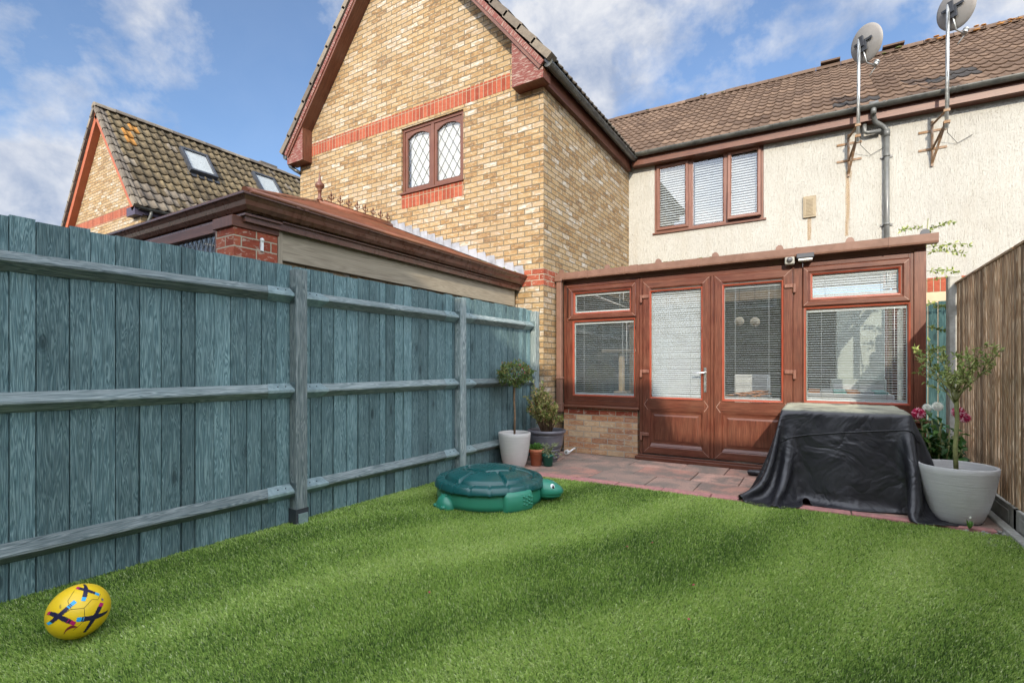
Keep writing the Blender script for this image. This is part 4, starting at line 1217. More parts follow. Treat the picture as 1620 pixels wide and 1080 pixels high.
# door frame and leaves
b = MB()
b.box(-1.938, -1.895, CYF, CYF + .07, .07, 2.30, g=2); b.box(-.234, -.143, CYF, CYF + .07, .07, 2.30, g=2); b.box(-1.895, -.234, CYF, CYF + .07, 2.24, 2.30, g=0)
b.box(-1.985, -.10, CYF - .05, CYF + .07, .0, .045, g=0); b.box(-1.95, -.13, CYF - .025, CYF + .07, .045, .069, g=0)
b.build('door_frame', M['rose'], cons, bevel=.004)
def leaf(x0, x1, gx0, gx1, tilt, handle):
    m_ = MB(); z0, z1 = .085, 2.245
    m_.box(x0, x1, CYF + .012, CYF + .06, z0, .71, g=2)
    m_.ring(x0, x1, z0, z1, CYF + .002, [(0, -.01), (0, .020), (.008, .026), (.085, .026), (.105, .008)], 0)
    # middle rail, pointed where it meets the stiles
    zr0, zr1 = .655, .765
    m_.box(gx0 - .03, gx1 + .03, CYF - .026, CYF + .02, zr0, zr1, g=0)
    m_.box(gx0 - .02, gx1 + .02, CYF - .019, CYF + .02, zr0 - .022, zr0 - .0005, g=0)
    m_.ring(gx0 - .02, gx1 + .02, .185, zr0 - .023, CYF + .002, [(0, .02), (.03, .006), (.055, .006), (.075, .012)], 0, o=2)
    m_.box(gx0 + .055, gx1 - .055, CYF - .010, CYF + .01, .26, zr0 - .098, g=2)
    for cx_, sx_ in ((x0, 1), (x1, -1)):
        for cz_, sz_ in ((z0, 1), (z1, -1)):
            m_.beam((cx_ + sx_ * .010, CYF - .0243, cz_ + sz_ * .010), (cx_ + sx_ * .084, CYF - .0243, cz_ + sz_ * .084), .0022, .001, 2, up=(0, 1, 0))
    zc = (zr0 + zr1) / 2 - .01
    for cx_, sx_ in ((gx0 - .03, -1), (gx1 + .03, 1)):
        for z_ in (zr0 - .02, zr1): m_.beam((cx_ + sx_ * .0, CYF - .0275, z_), (cx_ + sx_ * .045, CYF - .0255, zc), .003, .0015, 2, up=(0, 1, 0))
    d_ = m_.build('door', [M['rose'], M['rose_in'], M['mitre']], cons, bevel=.0015)
    q = MB(); q.ring(gx0 - .012, gx1 + .012, .772, 2.125, CYF - .018, BEAD, 0); q.build('glazing_bead', M['rose_in'], d_)
    q = MB(); q.ring(gx0, gx1, .785, 2.112, CYF + .030, [(0, .02), (0, .003), (.010, .003), (.010, -.02)]); q.build('spacer', M['spacer'], d_)
    q = MB(); q.box(gx0 - .01, gx1 + .01, CYF + .010, CYF + .014, .775, 2.12); q.build('pane', M['glass'], d_)
    w_ = gx1 - gx0
    slats('blind', gx0 + .012, gx1 - .012, .797, 2.10, CYF + .040, .0255, tilt, d_, .022, (gx0 + w_ * .2, gx1 - w_ * .22))
    hx = x0 - .012 if not handle else x0 - .012
    zs = (2.03, 1.09, .30)
    ex = x0 - .005 if handle else x1 + .005; sg = 1 if handle else -1
    for z in zs:
        q = MB(); q.box(min(ex - sg * .028, ex), max(ex - sg * .028, ex), CYF - .048, CYF - .012, z - .055, z + .045); q.box(min(ex, ex + sg * .085), max(ex, ex + sg * .085), CYF - .044, CYF - .024, z + .0, z + .044); q.build('hinge', M['rosepale'], d_, bevel=.006)
    if handle:
        q = MB(); hx = x1 - .055
        q.box(hx - .014, hx + .014, CYF - .036, CYF - .0245, .87, 1.16)
        q.tube([(hx, CYF - .035, 1.10), (hx, CYF - .075, 1.10), (hx - .02, CYF - .082, 1.10), (hx - .125, CYF - .080, 1.098)], [.011, .010, .010, .008], 10)
        q.build('handle', M['chrome'], d_, bevel=.003)
    return d_
leaf(-1.89, -1.085, -1.795, -1.182, 58, True)
leaf(-1.045, -.236, -.942, -.338, 8, False)
b = MB(); b.box(-1.083, -1.047, CYF - .028, CYF + .05, .086, 2.24, g=2); b.build('meeting_stile', M['rose'], cons, bevel=.006)
# eaves gutter (square-line), downpipe, roof
b = MB(); gy = CYF - .085
prof = [(-.055, .045), (-.060, -.028), (-.045, -.045), (.045, -.045), (.05, -.028), (.055, .045), (.050, .045), (.046, -.026), (.040, -.040), (-.040, -.040), (-.055, -.026), (-.050, .045)]
b.prism(prof, (-3.04, gy, 2.395), (.975, gy, 2.395))
for x in (-2.6, -2.1, -1.2, -.2, .6): b.prism([(q[0] * 1.09, q[1] * 1.09) for q in prof[:6]] + [(.05, .05), (-.05, .05)], (x - .008, gy, 2.395), (x + .008, gy, 2.395))
b.prism([(q[0] * 1.10, q[1] * 1.10) for q in prof[:6]] + [(.05, .052), (-.05, .052)], (-2.02, gy, 2.395), (-1.92, gy, 2.395))
b.build('gutter', M['palegut'], cons)
b = MB(); b.box(-3.062, -2.985, CYF - .12, CYF - .045, .62, 2.36); b.box(-3.08, -2.97, CYF - .14, CYF - .03, 2.33, 2.42)
b.box(-3.07, -2.978, CYF - .128, CYF - .035, 1.00, 1.03); b.box(-3.068, -2.98, CYF - .126, CYF - .04, .55, .68)
b.build('downpipe', M['palegut'], cons, bevel=.008)
b = MB(); rz0, rz1 = 2.415, 2.72
def roofz(y): return rz0 + (rz1 - rz0) * (y - CYF + .04) / (WY - CYF + .04)
b.add([(-3.05, CYF - .05, rz0 + .022), (.93, CYF - .05, rz0 + .022), (.93, WY, rz1 + .022), (-3.05, WY, rz1 + .022)])
b.build('roof_sheet', M['poly'], cons)
bars = [-3.0, -2.34, -1.68, -1.02, -.36, .28, .88]
for x in bars:
    q = MB(); q.beam((x, CYF - .06, rz0 + .03), (x, WY, rz1 + .03), .05, .035)
    rb_ = q.build('glazing_bar', M['palegut'], cons)
    q = MB(); q.prism([(-.045, 0), (.045, 0), (.030, .045), (.012, .06), (-.012, .06), (-.030, .045)], (x, CYF - .082, rz0 + .025), (x, CYF - .06, rz0 + .025)); q.build('end_cap', M['darkmetal'] if x > .5 else M['palegut'], rb_)
q = MB(); rq = random.Random(8)
for i in range(420):
    x = rq.uniform(-3.0, -2.02) if rq.random() < .8 else rq.uniform(-2, -1.0); q.sphere((x, CYF - .04 + rq.uniform(-.02, .05), rz0 + .028 + rq.uniform(0, .012)), rq.uniform(.006, .02), 6, 4, 0, rq.random(), (1.3, 1, .7))
tag(q.build('moss', M['moss'], cons), kind='stuff')
# right flank
b = MB()
for y in (CYF + .12, 7.2, 8.2, WY - .06): b.box(.83, .89, y - .03, y + .03, .652, roofz(y), g=2)
b.box(.83, .89, CYF + .12, WY, .62, .68, g=1); b.box(.83, .89, CYF + .12, WY, 2.28, 2.34, g=1)
b.build('side_frame', M['rose'], cons)
b = MB(); b.box(.855, .86, CYF + .12, WY, .68, 2.28); b.build('side_pane', M['glass'], cons)
# flood sensor and lamp over the right window
sl = thing('security_light', 'small grey security sensor and flood lamp fixed under the conservatory gutter', 'lamp', (-.2, CYF, 2.3))
b = MB(); b.box(-.305, -.215, CYF - .13, CYF - .045, 2.275, 2.365); b.sphere((-.26, CYF - .135, 2.318), .030, 14, 10, 1); b.box(-.275, -.245, CYF - .046, CYF - .007, 2.29, 2.33); b.build('sensor', [M['catgreyp'] if 'catgreyp' in M else M['concrete'], M['sensor']], sl, bevel=.006)
b = MB(); b.box(-.195, -.035, CYF - .15, CYF - .04, 2.325, 2.372); b.box(-.18, -.05, CYF - .135, CYF - .06, 2.30, 2.3245, 1); b.box(-.13, -.10, CYF - .041, CYF - .007, 2.31, 2.34); b.build('lamp_head', [M['darkmetal'], M['white']], sl, bevel=.004)
# interior floor
b = MB(); b.box(-3.08, .83, CYF + .101, WY, .0, .02); b.build('inner_floor', M['floorin'], cons)

b = MB(); b.box(GX1 + .001, GX1 + .012, CYF + .15, WY - .001, .02, 2.40); b.box(-2.70, .8, WY - .012, WY - .001, .02, 2.30); b.build('shade_lining', m_simple('interior_shade_green', (.065, .075, .055), .85, var=.5, scale=4), cons)  # lining added to darken the inside, its dimness put into the colour
# things inside the conservatory
ct = thing('cat_tree', 'beige cat tree with rope posts seen through the left window', 'cat tree', (-2.35, 7.1, .02))
b = MB(); b.box(-2.75, -2.05, 6.85, 7.4, .02, .10); b.box(-2.55, -2.35, 7.0, 7.2, .62, .82, 0); b.box(-2.75, -2.1, 6.85, 7.35, .56, .62); b.box(-2.70, -2.15, 6.9, 7.3, 1.38, 1.42); b.box(-2.3, -2.0, 6.9, 7.2, 1.72, 1.76); b.build('platform', M['catgrey'], ct, bevel=.01)
for x, y, z0, z1 in ((-2.6, 7.25, .1, .56), (-2.2, 6.95, .1, .56), (-2.46, 7.1, .82, 1.38), (-2.12, 7.05, .62, 1.72)):
    b = MB(); pr = []; k = 0
    while z0 + k * .018 < z1: pr += [(.042, z0 + k * .018), (.047, z0 + k * .018 + .009)]; k += 1
    b.lathe(pr, (x, y, 0), 16); b.build('rope_post', M['cattan'], ct)
pd = []
for x, y, z in ((-.93, 7.55, 1.80), (-.72, 7.4, 1.77)):
    t = thing('pendant_lamp', 'cream globe pendant lamp behind the right door, ' + ('left' if x < -.8 else 'right') + ' one of two', 'lamp', (x, y, z), 'globe pendant lamps in the conservatory')
    b = MB(); b.sphere((x, y, z), .062, 20, 14); b.build('globe', M['lampglow'], t)
    b = MB(); b.tube([(x, y, z + .06), (x, y, 2.54)], .003, 6); b.build('cord', M['blackpl'], t)
t = thing('storage_cabinet', 'white cabinet standing behind the right hand door glass', 'cabinet', (-.75, 8.0, .02))
b = MB(); b.box(-1.0, -.58, 7.6, 8.0, .02, 1.06); b.build('body', M['white'], t, bevel=.01)
b = MB(); b.box(-.80, -.78, 7.585, 7.599, .6, .8); b.build('handle', M['chrome'], t)
t = thing('side_table', 'low table with orange rods on it behind the door glass', 'table', (-.8, 7.0, .02))
b = MB(); b.box(-1.1, -.5, 6.75, 7.2, .76, .79); b.build('table_top', M['catgrey'], t, bevel=.005)
for x in (-1.05, -.55):
    for y in (6.8, 7.15): b = MB(); b.box(x - .02, x + .02, y - .02, y + .02, .02, .76); b.build('leg', M['catgrey'], t)
b = MB()
for i in range(7): b.tube([(-1.0 + i * .05, 6.8, .80 + (i % 3) * .015), (-.62 + i * .02, 7.0, .84 + (i % 2) * .03)], .012, 7)
tag(b.build('wooden_rods', M['sticks']), 'loose pile of orange wooden rods lying on the low indoor table', 'toy')
t = thing('dresser', 'tall pale dresser behind the right hand conservatory window', 'cabinet', (.5, 8.6, .02))
b = MB(); b.box(.15, .78, 8.3, 8.7, .02, 1.0); b.box(.22, .78, 8.45, 8.7, 1.0, 1.95); b.build('body', m_simple('pale_green_grey', (.50, .55, .49), .6, var=.1), t, bevel=.01)
b = MB(); b.box(.18, .45, 8.285, 8.299, .70, .92); b.box(.48, .75, 8.285, 8.299, .70, .92); b.build('drawer', M['white'], t, bevel=.004)
t = tag(MB().build('x', M['white']), None) if False else None
b = MB()
for k in range(6): b.box(-.1 + k * .13, .02 + k * .13, 6.95, 7.5, .86, .885, k % 3)
o = b.build('striped_throw', [M['sticks'], M['slat'], m_simple('sea_green_cloth', (.2, .42, .38), .9)])
tag(o, 'striped throw on the indoor bench behind the right window', 'cloth')
t = thing('bench', 'low indoor bench under the right hand conservatory window', 'bench', (.3, 7.2, .02))
b = MB(); b.box(-.15, .72, 6.9, 7.55, .80, .858); b.build('seat', M['white'], t, bevel=.01)
for x in (-.1, .67): b = MB(); b.box(x - .03, x + .03, 6.95, 7.5, .02, .80); b.build('leg', M['white'], t)

# ------------------------------------------------------------------ neighbour's hipped extension
ext = thing('extension', 'single storey brick extension with hipped red roof and brown ogee gutter behind the teal fence', 'extension', (-5.8, 4, 0))
EXo, EY0 = -3.36, 1.95
ext_w = -8.30
b = MB(); b.box(-3.72, -3.50, 1.97, 2.30, 0, 1.93); b.box(-3.70, -3.55, 2.30, GY - .002, 0, 1.985); b.build('wall', M['buff'], ext)
b = MB(); b.box(-3.72, -3.497, 1.967, 2.30, 1.932, 2.155); b.build('red_brick_top', M['red_brick'], ext)
b = MB(); b.box(-3.74, -3.485, 1.95, 2.31, 2.157, 2.235, g=1); b.build('timber_plate', M['hard'], ext, bevel=.004)
b = MB(); b.box(-3.56, -3.505, 2.34, 5.79, 1.985, 2.19, 0, .6, 1); b.box(-3.56, -3.512, 2.30, 5.82, 2.19, 2.25, 0, .4, 1); b.build('beige_board', M['pale_rail'], ext, bevel=.003)
b = MB(); b.box(-3.535, -3.49, 2.302, 2.338, 1.90, 2.20, g=2); b.build('board_trim', M['pale_rail'], ext)
# front window frame under the left-running eave
b = MB(); b.box(-3.80, -3.735, 2.0, 2.06, .9, 2.235, g=2); b.box(-8.0, -3.80, 2.0, 2.06, 2.16, 2.235, g=0); b.box(-8.0, -3.80, 2.0, 2.06, .8, .9, g=0)
for x in (-4.8, -5.8, -6.8): b.box(x, x + .06, 2.0, 2.06, .9, 2.16, g=2)
ef = b.build('window', M['hard'], ext, bevel=.004)
b = MB(); b.box(-8.0, -3.80, 2.03, 2.034, .9, 2.16); b.build('pane', M['glass_up'], ef)
b = MB()
for k in range(30):
    x = -4.75 + k * .07
    if x > -3.85: break
    b.beam((x, 2.026, 1.4), (min(x + .42, -3.81), 2.026, 2.15), .006, .004, up=(0, 1, 0)); b.beam((min(x + .42, -3.81), 2.026, 1.4), (x, 2.026, 2.15), .006, .004, up=(0, 1, 0))
b.build('leading', M['leadcame'], ef)
b = MB(); b.box(-8.0, -3.76, 2.9, 2.95, 0, 2.2); b.build('inner_wall', M['darkroom'], ext)
# soffit, fascia strips, ogee gutter (mitred at the corner)
b = MB(); b.box(-8.3, -3.43, EY0 + .06, 2.3, 2.238, 2.25); b.box(-3.72, -3.43, 2.3, GY - .01, 2.252, 2.262); b.build('soffit', M['browngut'], ext)
OG = [(0.0, 0.0), (.0, -.05), (-.0, -.10), (.02, -.105), (.05, -.100), (.072, -.075), (.080, -.045), (.098, -.022), (.112, -.015), (.112, .0), (.104, .0), (.104, -.01)]
def corner_sweep(mb, prof, zc, X0, Y0_, m=0):
    """run along +X eave (x = X0 + d, from the house) then round the corner along the front (y = Y0_ - d)"""
    path = lambda d: [(X0 + d, GY - .01), (X0 + d, Y0_ - d), (-8.35, Y0_ - d)]
    for i in range(len(prof) - 1):
        (d0, z0), (d1, z1) = prof[i], prof[i + 1]
        A, B = path(d0), path(d1)
        for k in range(2):
            mb.add([(A[k][0], A[k][1], zc + z0), (A[k + 1][0], A[k + 1][1], zc + z0), (B[k + 1][0], B[k + 1][1], zc + z1), (B[k][0], B[k][1], zc + z1)], None, m)
b = MB(); corner_sweep(b, OG, 2.375, -3.455, 2.06)
for yj in (2.35, 2.42):
    A = [Vector((-3.455 + d * 1.04 + .002, yj, 2.375 + z * 1.05)) for d, z in OG[:10]]
    for i in range(len(A) - 1): b.add([A[i], A[i + 1], A[i + 1] + Vector((0, .035, 0)), A[i] + Vector((0, .035, 0))])
b.add([(-3.45, GY - .011, 2.27), (-3.34, GY - .011, 2.36), (-3.45, GY - .011, 2.375)])
b.build('gutter', M['browngut'], ext)
b = MB(); corner_sweep(b, [(0, .062), (.018, .062), (.018, 0), (0, 0)], 2.20, -3.47, 2.045); b.build('fascia_strip', M['browngut'], ext)
# roof planes
ez, rzv, rx = 2.385, 3.42, -5.85
b = MB(); e0x = -3.38; e0y = 1.98; ay = e0y + (e0x - rx) 
sl_ = (rzv - ez) / (e0x - rx)
# right slope as stepped tile courses
nrow = 11
for i in range(nrow):
    a0 = i / nrow; a1 = (i + 1) / nrow
    xA, xB = e0x + (rx - e0x) * a0, e0x + (rx - e0x) * a1
    zA, zB = ez + (rzv - ez) * a0 + .012, ez + (rzv - ez) * a1
    yA, yB = e0y + (ay - e0y) * a0, e0y + (ay - e0y) * a1
    b.add([(xA, yA, zA), (xA, GY, zA), (xB, GY, zB), (xB, yB, zB)], None, 0, random.random())
    b.add([(xA, yA, zA - .02), (xA, GY, zA - .02), (xA, GY, zA), (xA, yA, zA)], None, 0, .2)
    xC, xD = 2 * rx - xA, 2 * rx - xB
    b.add([(xC, yA, zA), (xA, yA, zA), (xB, yB, zB), (xD, yB, zB)], None, 0, random.random())
    b.add([(xC, yA, zA - .02), (xA, yA, zA - .02), (xA, yA, zA), (xC, yA, zA)], None, 0, .2)
    b.add([(xC, GY, zA), (xC, yA, zA), (xD, yB, zB), (xD, GY, zB)], None, 0, random.random())
exr = b.build('roof', M['exttile'], ext)
b = MB(); b.tube([(rx, ay, rzv + .005), (rx, GY, rzv + .005)], .045, 10); b.tube([(e0x, e0y, ez + .01), (rx, ay, rzv + .005)], .022, 10); b.tube([(2 * rx - e0x, e0y, ez + .01), (rx, ay, rzv + .005)], .038, 10)
b.tube([(e0x + .03, 2.0, ez + .0), (e0x + .03, GY, ez + .0)], .018, 8)
b.sphere((e0x - .05, e0y + .05, ez + .015), .035, 12, 8, sc=(1, 1, .8))
b.build('ridge_tile', M['exttile'], exr)
# cresting: row of small fleur finials and a ball finial
b = MB()
b.lathe([(0, 0), (.045, 0), (.04, .03), (.022, .05), (.022, .13), (.034, .14), (.024, .155), (.055, .185), (.062, .21), (.055, .235), (.026, .262), (.016, .30), (.008, .36), (.0, .43)], (rx, ay + .03, rzv + .03), 18)
b.build('ball_finial', M['hard'], exr)
yy = ay + .22
b0 = MB(); b0.box(rx - .012, rx + .012, ay + .1, GY - .05, rzv + .045, rzv + .065); b0.build('crest_rail', M['hard'], exr)
for i in range(8):
    y = ay + .22 + i * .155
    b = MB()
    b.beam((rx, y, rzv + .06), (rx, y, rzv + .17), .010, .010); b.prism([(-.016, 0), (.016, 0), (0, .055)], (rx - .005, y, rzv + .155), (rx + .005, y, rzv + .155))
    for sg in (-1, 1):
        b.beam((rx, y, rzv + .10), (rx, y + sg * .045, rzv + .125), .009, .012); b.beam((rx, y + sg * .045, rzv + .12), (rx, y + sg * .035, rzv + .155), .009, .010)
    b.build('crest_finial', M['hard'], exr)
# stepped lead flashing
b = MB(); nst = 16
for i in range(nst):
    a0, a1 = i / nst, (i + 1) / nst
    xa, xb = e0x + (rx - e0x) * a0, e0x + (rx - e0x) * a1; zb = ez + (rzv - ez) * a0 + .0; zc = ez + (rzv - ez) * a1
    h = .10
    b.add([(xb, GY - .010, zc - .02), (xa, GY - .010, zb - .02), (xa, GY - .012, zb + .045), (xa - .02, GY - .012, zc + h - .01), (xb, GY - .010, zc + h - .01)], None, 0, random.random())
    b.add([(xb, GY - .012, zc - .0), (xa, GY - .012, zb + .0), (xa, GY - .17, zb + .016), (xb, GY - .17, zc + .016)], None, 0)
b.build('lead_flashing', M['lead'], exr)
b = MB()
for i in range(40):
    y = random.gauss(4.9, .35); b.sphere((e0x - .03 + random.uniform(-.03, .03), y, ez + .02), random.uniform(.008, .025), 6, 4)
tag(b.build('moss', M['moss'], exr), kind='stuff')
# small white light bracket on pier
b = MB(); b.sphere((-3.485, 2.17, 2.10), .016, 10, 8); b.box(-3.497, -3.48, 2.16, 2.18, 2.02, 2.09); b.build('cup_hook', M['white'], ext)

# ------------------------------------------------------------------ distant house
fh = thing('distant_house', 'far buff brick house with weathered tiled roof and two roof windows beyond the extension', 'house', (-16, 5.44, 0))
FX0, FX1, FYY = -18.2, -13.95, 5.6; fax = -16.07; fez = 5.0; fTP = 2.93 / 2.25
b = MB()
zz = fez; P = [(FX0, FYY, 0), (FX1, FYY, 0), (FX1, FYY, fez), (fax, FYY, fez + (FX1 - fax) * fTP), (FX0, FYY, fez)]
b.add(P, [(q[0], q[2]) for q in P]); b.add([(FX1, FYY, 0), (FX1, 15, 0), (FX1, 15, fez), (FX1, FYY, fez)]); b.add([(FX0, 15, 0), (FX0, FYY, 0), (FX0, FYY, fez), (FX0, 15, fez)])
P2 = [(q[0], 15, q[2]) for q in reversed(P)]; b.add(P2, [(q[0], q[2]) for q in P2])
b.build('wall', M['buff'], fh)
b = MB(); b.box(FX0 + .2, FX1 - .15, FYY - .004, FYY + .05, 4.93, 5.16); b.build('soldier_course', M['red_soldier'], fh)
b = MB(); rr2 = random.Random(31)
Lf = math.hypot(2.27, 2.93)
def mff(c, r_, rnd):
    if c < 4 and r_ > 7 and rnd.random() < .3: return 2
    if r_ < 3 and rnd.random() < .8: return 1
    if c < 1: return 1
    return 1 if rnd.random() < .04 else 0
tiled(b, (-13.80, 5.40, fez + .02), (0, 1, 0), (-2.27, 0, 2.95), 9.6, Lf,   .215, .31, 1, .042, .040, mff, 6, rr2)
tiled(b, (-18.34, 5.40, fez + .02), (0, 1, 0), (2.27, 0, 2.95), 9.6, Lf, .30, .33, 1, .03, .03, mff, 3, rr2)
ridge(b, (fax, 5.38, 7.98), (fax, 15, 7.98), .12, .45, 1)
b.box(fax - .1, fax + .1, 9.9, 10.5, 8.02, 8.10, 1, .1)
verge(b, -13.80, fez + .02, fax, 7.97, 5.40, 12, 1, rr2); verge(b, -18.34, fez + .02, fax, 7.97, 5.40, 12, 1, rr2)
fr_ = b.build('roof', [M['tile_buff'], M['tile_grey'], M['lichen']], fh)
b = MB()
for sgn in (1, -1):
    x0 = fax + 2.22 * sgn
    for (h0, h1, y0, y1) in ((-.18, -.03, 5.44, 5.46), (-.18, -.165, 5.46, FYY)):
        n_ = Vector((1.3 * sgn, 0, 1)).normalized(); a = Vector((x0, 0, fez)); c = Vector((fax, 0, fez + 2.22 * 1.3))
        Q = [a + n_ * h0, c + n_ * h0, c + n_ * h1, a + n_ * h1]
        F = [Vector((q.x, y0, q.z)) for q in Q]; B = [Vector((q.x, y1, q.z)) for q in Q]
        b.add(F, [(0, 0), (0, 3), (.15, 3), (.15, 0)]); b.add(B)
        for k in range(4): j = (k + 1) % 4; b.add([F[k], F[j], B[j], B[k]])
b.build('barge_board', m_simple('orange_brown_paint', (.32, .085, .035), .55, var=.2, scale=4), fh)
b = MB(); b.box(-14.3, -13.86, 5.44, 5.6, 4.80, 5.0); b.box(-13.9, -13.86, 5.6, 14.9, 4.84, 4.99); b.build('eave_box', m_simple('dark_purple_paint', (.05, .04, .065), .6), fh)
b = MB(); gutter(b, (-13.78, 5.5, 4.98), (-13.78, 14.8, 4.98), .06); b.tube([(-13.78, 5.75, 4.93), (-13.78, 5.75, 4.85), (-13.88, 5.7, 4.6), (-13.91, 5.7, 4.0)], .035, 10); b.build('gutter', M['blackpl'], fh)
# roof windows
nF = Vector((2.95, 0, 2.27)).normalized(); uF = Vector((0, 1, 0)); vF = Vector((-2.27, 0, 2.95)).normalized(); base = Vector((-13.80, 5.40, fez + .02))
def skylight(y0, y1, v0, v1):
    T = Matrix(((uF.x, vF.x, nF.x, base.x), (uF.y, vF.y, nF.y, base.y), (uF.z, vF.z, nF.z, base.z), (0, 0, 0, 1)))
    q = MB(T)
    w_ = .07
    q.box(y0, y1, v0, v0 + w_, 0, .17, 0); q.box(y0, y1, v1 - w_, v1, 0, .17, 0); q.box(y0, y0 + w_, v0 + w_, v1 - w_, 0, .17, 0); q.box(y1 - w_, y1, v0 + w_, v1 - w_, 0, .17, 0)
    q.box(y0 - .05, y1 + .05, v0 - .12, v0 - .002, .03, .05, 0)
    o = q.build('roof_window', M['darkmetal'], fh, bevel=.005)
    q = MB(T); q.box(y0 + w_, y1 - w_, v0 + w_, v1 - w_, .115, .12); q.build('sky_reflection_panel', M['blind'], o)  # pale panel added under the pane in place of reflected sky
    q = MB(T); q.box(y0 + w_, y1 - w_, v0 + w_, v1 - w_, .135, .14); q.build('pane', M['glass'], o)
skylight(1.77, 2.53, 1.95, 2.95); skylight(3.90, 4.66, 1.95, 2.95)
# small aerial
b = MB(); b.tube([(-16.9, 5.9, 5.0), (-16.9, 5.9, 6.62)], .01, 6)
b.beam((-17.05, 5.9, 6.6), (-16.5, 5.9, 6.66), .01, .01)
for k in range(6): b.beam((-17.0 + k * .09, 5.8, 6.61), (-17.0 + k * .09, 6.0, 6.61), .006, .006)
b.build('aerial', M['steel'], fh)

# ------------------------------------------------------------------ terrace behind the camera (throws the shade over the garden)
bh = thing('terrace_house', 'brick terrace with stepped ridge standing behind the photographer', 'house', (2, -9, 0))
b = MB(); 
DY = 15.27
HL = .97 + DY * .46; HR = .29 + DY * .46
b.box(-9.0, 3.13, -12.4, -6.6, 0, 4.9); b.box(3.13, 16, -12.4, -6.6, 0, 4.6); b.build('wall', M['buff'], bh)
b = MB()
for x0, x1, zr, ze in ((-9.3, 3.13, HL, 4.85), (3.132, 16, HR, 4.55)):
    b.add([(x0, -6.4, ze), (x0, -9.0, zr), (x1, -9.0, zr), (x1, -6.4, ze)]); b.add([(x0, -12.6, ze), (x1, -12.6, ze), (x1, -9.0, zr), (x0, -9.0, zr)])
    b.add([(x0, -6.4, ze), (x0, -12.6, ze), (x0, -9.0, zr)]); b.add([(x1, -6.4, ze), (x1, -9.0, zr), (x1, -12.6, ze)])
b.build('roof', M['tile_brown'], bh)
for x in (-6, -2.5, 1, 5, 9):
    b = MB(); b.box(x, x + 1.3, -6.6, -6.56, 3.2, 4.3); w_ = b.build('window', M['white'], bh)
    b = MB(); b.box(x + .08, x + 1.22, -6.56, -6.555, 3.28, 4.22); b.build('pane', M['skyglass'], w_)

